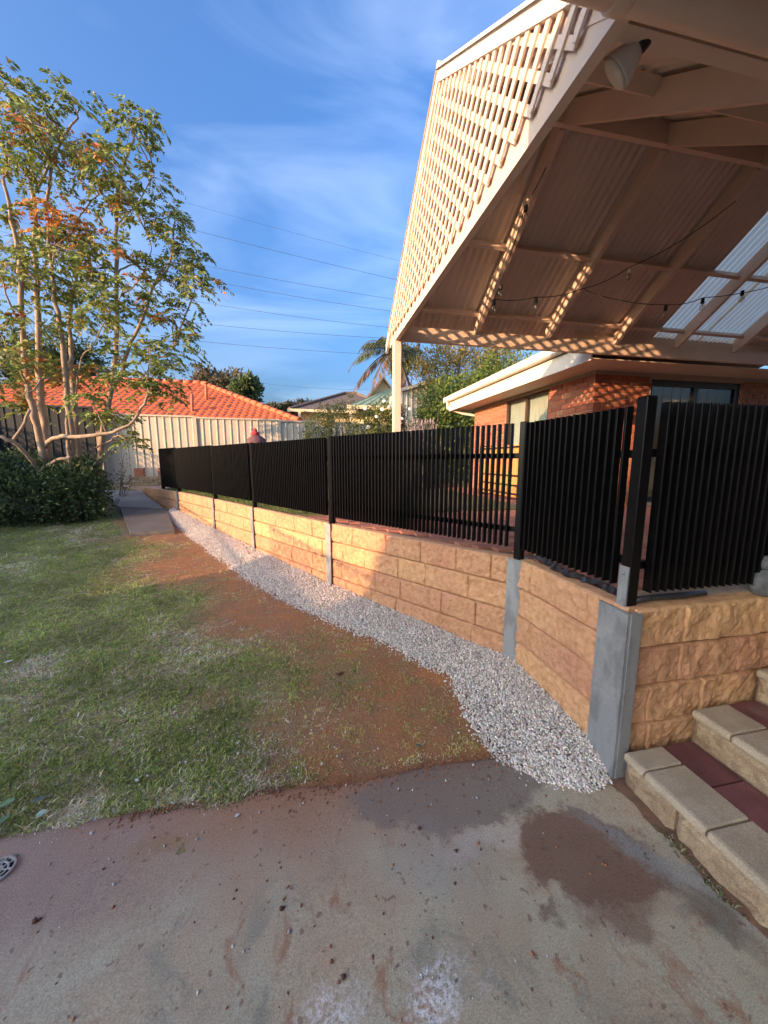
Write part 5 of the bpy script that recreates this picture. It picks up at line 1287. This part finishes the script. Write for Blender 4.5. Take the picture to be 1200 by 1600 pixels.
m = MB(); m.add([tuple(Vector(v)-ro-Vector((0,0,.04))) for v in ec+rd],[(0,1,5,4),(1,2,5),(2,3,4,5),(3,0,4)]); m.build('roof_deck', 'roof_dark', rh)
for a, b_ in ((rd[0],rd[1]),(rd[1],ec[1]),(rd[0],ec[0])):
    m = MB(); A = Vector(a)-ro; B = Vector(b_)-ro; nseg = int((B-A).length/0.4)
    for k in range(nseg): m.tube([A.lerp(B,k/nseg)+Vector((0,0,.035)), A.lerp(B,(k+1.08)/nseg)+Vector((0,0,.055))], [0.12,0.135], 8)
    m.build('ridge_tiles', 'red_tile', rh, smooth=True)
m = MB(); m.box((-6.5,-3.5,-0.2),(6.5,4.4,2.0)); m.build('wall', 'mortar', rh)
m = MB(); m.box((-7.1,-4.25,1.90),(7.1,-4.11,2.02)); m.build('gutter', 'cream_wall', rh)
for px, py0, py1, Y_ in ((322,600,626,16.6),(300,616,650,15.2)):
    a, b_ = atY(px,py0,Y_), atY(px,py1,Y_); m = MB(); m.tube([tuple(b_-ro-Vector((0,0,.25))), tuple(a-ro), tuple(a-ro+Vector((0,0,.005)))], [0.055,0.055,0.05], 10)
    if py0 == 600: m.lathe([(0.09,0),(0.09,0.08),(0.05,0.1)], a-ro, 10)
    m.build('vent_pipe', 'orange_pipe', rh, smooth=True)
def hip_house(name, label, x0, x1, y0, y1, zb, ze, zr, ridge, roofm, wallm, gut='cream_wall'):
    o = Vector(((x0+x1)/2,(y0+y1)/2,zb)); t = thing(name, label, 'house', o)
    m = MB(); m.box((x0+.45-o.x,y0+.45-o.y,-0.1),(x1-.45-o.x,y1-.45-o.y,ze-zb)); m.build('wall', wallm, t)
    ec = [(x0,y0,ze),(x1,y0,ze),(x1,y1,ze),(x0,y1,ze)]; ym = (y0+y1)/2
    m = MB(); m.add([tuple(Vector(v)-o) for v in ec+[(ridge[0],ym,zr),(ridge[1],ym,zr)]],[(0,1,5,4),(1,2,5),(2,3,4,5),(3,0,4),(3,2,1,0)]); m.build('roof', roofm, t)
    m = MB(); m.box((x0-.08-o.x,y0-.10-o.y,ze-zb-.10),(x1+.08-o.x,y0-.002-o.y,ze-zb+.03)); m.box((x0-.10-o.x,y0-o.y,ze-zb-.10),(x0-.002-o.x,y1-o.y,ze-zb+.03)); m.build('gutter', gut, t)
    for a, b_ in (((ridge[0],ym,zr),(ridge[1],ym,zr)),((ridge[0],ym,zr),(x0,y0,ze)),((ridge[1],ym,zr),(x1,y0,ze))):
        m = MB(); m.tube([tuple(Vector(a)-o+Vector((0,0,.03))),tuple(Vector(b_)-o+Vector((0,0,.03)))],0.09,6); m.build('ridge_tiles', roofm, t)
    return t, o
bh, bo = hip_house('brown_roof_house', 'cream house with weathered brown hip roof beyond the shrubs', -1.0, 4.4, 18.0, 24.0, 1.1, 3.95, 5.30, (1.9,2.6), 'roof_grey', 'cream_wall')
for x in (-0.35, 0.9, 2.2):
    m = MB(); m.box((x-bo.x,18.43-bo.y,1.0),(x+0.7,18.449-bo.y,2.2)) if False else m.add([(x-bo.x,18.44-bo.y,.9),(x+.7-bo.x,18.44-bo.y,.9),(x+.7-bo.x,18.44-bo.y,2.2),(x-bo.x,18.44-bo.y,2.2)],[(0,1,2,3)]); w_ = m.build('window', 'brownframe', bh)
    m = MB(); m.add([(x+.05-bo.x,18.435-bo.y,.95),(x+.65-bo.x,18.435-bo.y,.95),(x+.65-bo.x,18.435-bo.y,2.15),(x+.05-bo.x,18.435-bo.y,2.15)],[(0,1,2,3)]); m.build('pane', 'glass', w_)
m = MB(); a = atY(468,650,17.7)-bo; m.bar((a.x,a.y,-0.1),(a.x,a.y,2.85),0.12,0.12); m.build('verandah_post', 'cream_wall', bh)
go = Vector((3.6,16.3,1.1)); gh = thing('green_roof_house', 'cream gabled house with pale green metal roof behind the pergola post', 'house', go)
m = MB(); m.box((-1.2,-0.3,-0.1),(2.6,3.5,2.4)); m.build('wall', 'cream_wall', gh)
ap = atY(597,592,16.3)-go; l_ = atY(566,632,16.3)-go; r_ = Vector((2*ap.x-l_.x,0,l_.z))
m = MB(); m.add([(l_.x,-0.05,l_.z),(r_.x,-0.05,l_.z),(ap.x,-0.05,ap.z),(l_.x,3.5,l_.z),(r_.x,3.5,l_.z),(ap.x,3.5,ap.z)],[(0,1,2),(3,5,4)]); m.build('gable_wall', 'cream_wall', gh)
m = MB(); m.add([(l_.x-.15,-.35,l_.z-.18),(ap.x,-.35,ap.z+.06),(ap.x,3.6,ap.z+.06),(l_.x-.15,3.6,l_.z-.18),(r_.x+.15,-.35,l_.z-.18),(r_.x+.15,3.6,l_.z-.18),(l_.x-.15,-.35,l_.z-.28),(ap.x,-.35,ap.z-.05),(r_.x+.15,-.35,l_.z-.28)],[(0,1,2,3),(1,4,5,2),(0,6,7,1),(1,7,8,4)]); m.build('gable_roof', 'roof_grey', gh)
p0, p1, p2 = atY(556,634,15.6)-go, atY(613,606,15.6)-go, atY(650,634,15.6)-go
m = MB(); nrib = 12
m.add([(p0.x-.4,-1.5,p0.z-.12),(p2.x+.8,-1.5,p0.z-.12),(p1.x,-.6,p1.z),(p0.x-.4,.6,p0.z-.12),(p2.x+.8,.6,p0.z-.12)],[(0,1,2),(0,2,3),(1,4,2)])
for k in range(nrib):
    t_ = k/(nrib-1); e_ = Vector((p0.x-.4+(p2.x-p0.x+1.2)*t_,-1.5,p0.z-.11)); m.tube([tuple(e_),tuple(Vector((p1.x,-.6,p1.z+.01)))],0.018,4)
m.build('verandah_roof', 'roof_green', gh)
m = MB(); m.box((p0.x-.45,-1.56,p0.z-.24),(p2.x+.85,-1.5001,p0.z-.1)); m.build('gutter', 'cream_wall', gh)
for xk in (p0.x-.3, p2.x+.5):
    m = MB(); m.bar((xk,-1.45,-0.1),(xk,-1.45,p0.z-.12),0.1,0.1); m.build('verandah_post', 'cream_wall', gh)
so = Vector((4.2,13.4,1.0)); sh = thing('garden_shed', 'cream ribbed steel shed wall beside the palm trunk', 'shed', so)
s0, s1 = atY(622,610,13.4)-so, atY(662,598,13.4)-so
prof = []; x = s0.x
while x < s1.x+0.6: prof += [(x,0),(x+.12,0),(x+.14,-.03),(x+.17,-.03)]; x += 0.19
sl_ = (s1.z-s0.z)/(s1.x-s0.x); n = len(prof); m = MB(); m.add([(a,b_,-0.05) for a,b_ in prof]+[(a,b_,s0.z+sl_*(a-s0.x)) for a,b_ in prof],[(i,i+1,n+i+1,n+i) for i in range(n-1)]); m.build('wall_sheet', 'cream_fence', sh)
xe = prof[-1][0]; ze_ = s0.z+sl_*(xe-s0.x)
m = MB(); m.add([(s0.x-.06,-.12,s0.z+.02),(xe,-.12,ze_+.02),(xe,1.6,ze_+.02),(s0.x-.06,1.6,s0.z+.02),(s0.x-.06,-.12,s0.z-.1),(xe,-.12,ze_-.1)],[(0,1,2,3),(4,5,1,0)]); m.build('roof', 'cream_fence', sh)
m = MB(); m.add([(s0.x,0.001,-.05),(s0.x,1.5,-.05),(s0.x,1.5,s0.z),(s0.x,0.001,s0.z)],[(0,1,2,3)]); m.build('wall_sheet', 'cream_fence', sh)

# power lines
WL = [((200,290),(620,410)),((230,340),(618,440)),((320,415),(610,470)),((325,438),(600,488)),((325,474),(580,512)),((310,505),(590,531)),((300,532),(590,557)),((420,600),(560,612))]
wl_lab = ['faintest top power cable high above the tree','second power cable above the tree crown','power cable passing beside the drooping leaves','power cable just below the drooping leaf clump','thick power cable level with the palm tip','power cable ending behind the upper palm frond','lowest dark power cable crossing behind the palm','faint far cable low over the distant trees']
for (a, b_), lb in zip(WL, wl_lab):
    A, B = atY(*a,30.0), atY(*b_,26.0); d = B-A; A2, B2 = A-d*1.6, B+d*1.2; n = 24; pts_ = []
    for k in range(n+1):
        t = k/n; pts_.append(A2.lerp(B2,t)-Vector((0,0,1.2*4*t*(1-t)))+Vector((0,0,1.2*4*0.42*0.58*1.0)))
    m = MB(); m.tube([tuple(p-A2) for p in pts_], 0.010 if 'faint' not in lb else 0.006, 5); o = m.build('power_cable', 'cable', None, loc=A2); tag(o, lb, 'cable', 'power cables across the sky')

# ------------------------------------------------------------------ things on the upper level
pl_ = thing('brick_planter', 'low brick planter with stacked red bricks against the cream fence', 'planter', (-4.35,10.95,0.872))
bme = bevelbox_mesh('brick', 0.23, 0.11, 0.075, 0.004); bme2 = bevelbox_mesh('brick', 0.23, 0.11, 0.075, 0.004)
for r in range(3):
    for k in range(5):
        o = link('brick', bme, 'riser', pl_, (-0.42+0.24*k+(0.12 if r%2 else 0), 0, 0.04+0.083*r)); o.rotation_euler = (0,0,math.pi)
for sx in (-0.28, 0.30):
    bs = thing('brick_stack', 'small stack of red bricks on the planter end nearer the %s' % ('leggy climber' if sx < 0 else 'slat fence'), 'bricks', (-4.35+sx,10.95,1.12), 'brick stacks on the planter')
    for r in range(3):
        o = link('brick', bme2, 'brick', bs, (random.uniform(-.01,.01),0,0.04+0.078*r)); o.rotation_euler = (0,0,math.pi+random.uniform(-.05,.05))
# maroon covered seat with red cap, teal tub
mo = Vector((-1.22,8.6,0.845)); mr = thing('covered_barbecue', 'maroon fabric covered object with a red knob behind the slat fence', 'cover', mo)
m = MB(); pr = []
for k in range(11):
    t = k/10; r_ = 0.21+0.03*math.sin(t*7); pr.append((r_*(1 if t < 0.88 else math.sqrt(max(0.02,1-((t-.88)/.12)**2))), 1.31*t))
m.lathe(pr, (0,0,0), 20); m.v = [(x*(1+0.10*mnoise.noise(Vector((x*9,y*9,z*7)))),y*(1+0.10*mnoise.noise(Vector((x*9+4,y*9,z*7)))),z) for x,y,z in m.v]; m.build('cover', 'maroon', mr, smooth=True)
m = MB(); m.lathe([(0.10,1.27),(0.09,1.33),(0.05,1.36),(0.045,1.40),(0.03,1.42)], (-0.02,0,0), 12); m.build('knob', 'red', mr, smooth=True)
to = Vector((-1.06,6.75,0.864)); tt = thing('tall_bin', 'teal plastic bin showing through the gap between fence panels', 'bin', to)
m = MB(); m.add([(-.14,-.14,0),(.14,-.14,0),(.14,.14,0),(-.14,.14,0),(-.18,-.18,.72),(.18,-.18,.72),(.18,.18,.72),(-.18,.18,.72)],[(0,3,2,1),(0,1,5,4),(1,2,6,5),(2,3,7,6),(3,0,4,7),(4,5,6,7)]); m.build('body', 'teal', tt)
m = MB(); m.add([(-.2,-.2,.721),(.2,-.2,.721),(.2,.2,.721),(-.2,.2,.721),(-.16,-.16,.77),(.16,-.16,.77),(.16,.16,.77),(-.16,.16,.77)],[(0,3,2,1),(0,1,5,4),(1,2,6,5),(2,3,7,6),(3,0,4,7),(4,5,6,7)]); m.build('lid', 'teal', tt)
# timber rack by the brick corner
ca = Vector((3.45,6.25,0.857)); cb = thing('timber_rack', 'honey timber rack with black metal bars against the brick wall', 'rack', ca)
for k in range(4):
    m = MB(); m.box((0.02+0.0,-0.75+k*0.38,0.05),(0.30,-0.75+k*0.38+0.36,0.97)); m.build('timber_panel', 'wood', cb)
for z in (0.10,0.25,0.42,0.78,0.92):
    m = MB(); m.box((-0.01,-0.78,z),(0.018,0.80,z+0.028)); m.build('bar', 'blackframe', cb)
for y in (-0.79, 0.79):
    m = MB(); m.box((-0.012,y-0.02,0),(0.33,y+0.02,1.0)); m.build('leg', 'blackframe', cb)
# stone ornament behind the corner panel
oo = Vector((2.268,1.362,0.866)); orn = thing('stone_ornament', 'small weathered grey stone figure standing on the wall top by the steps', 'ornament', oo)
m = MB(); m.lathe([(0.055,0),(0.075,0.02),(0.085,0.06),(0.082,0.10),(0.07,0.135),(0.05,0.16),(0.035,0.175)], (0,0,0), 16)
m.v = [(x*(1+0.16*mnoise.noise(Vector((x*22,y*22,z*22)))),y*(1+0.16*mnoise.noise(Vector((x*22+5,y*22,z*22)))),z) for x,y,z in m.v]; m.v = [(x*.7,y*.7,z*.78) for x,y,z in m.v]; m.build('body', 'stone', orn, smooth=True)
m = MB(); m.lathe([(0.03,0.17),(0.045,0.185),(0.052,0.21),(0.046,0.235),(0.028,0.255),(0.01,0.262)], (0,0,0), 14); m.v = [(x*.75,y*.75,z*.78) for x,y,z in m.v]; m.build('head', 'stone', orn, smooth=True)
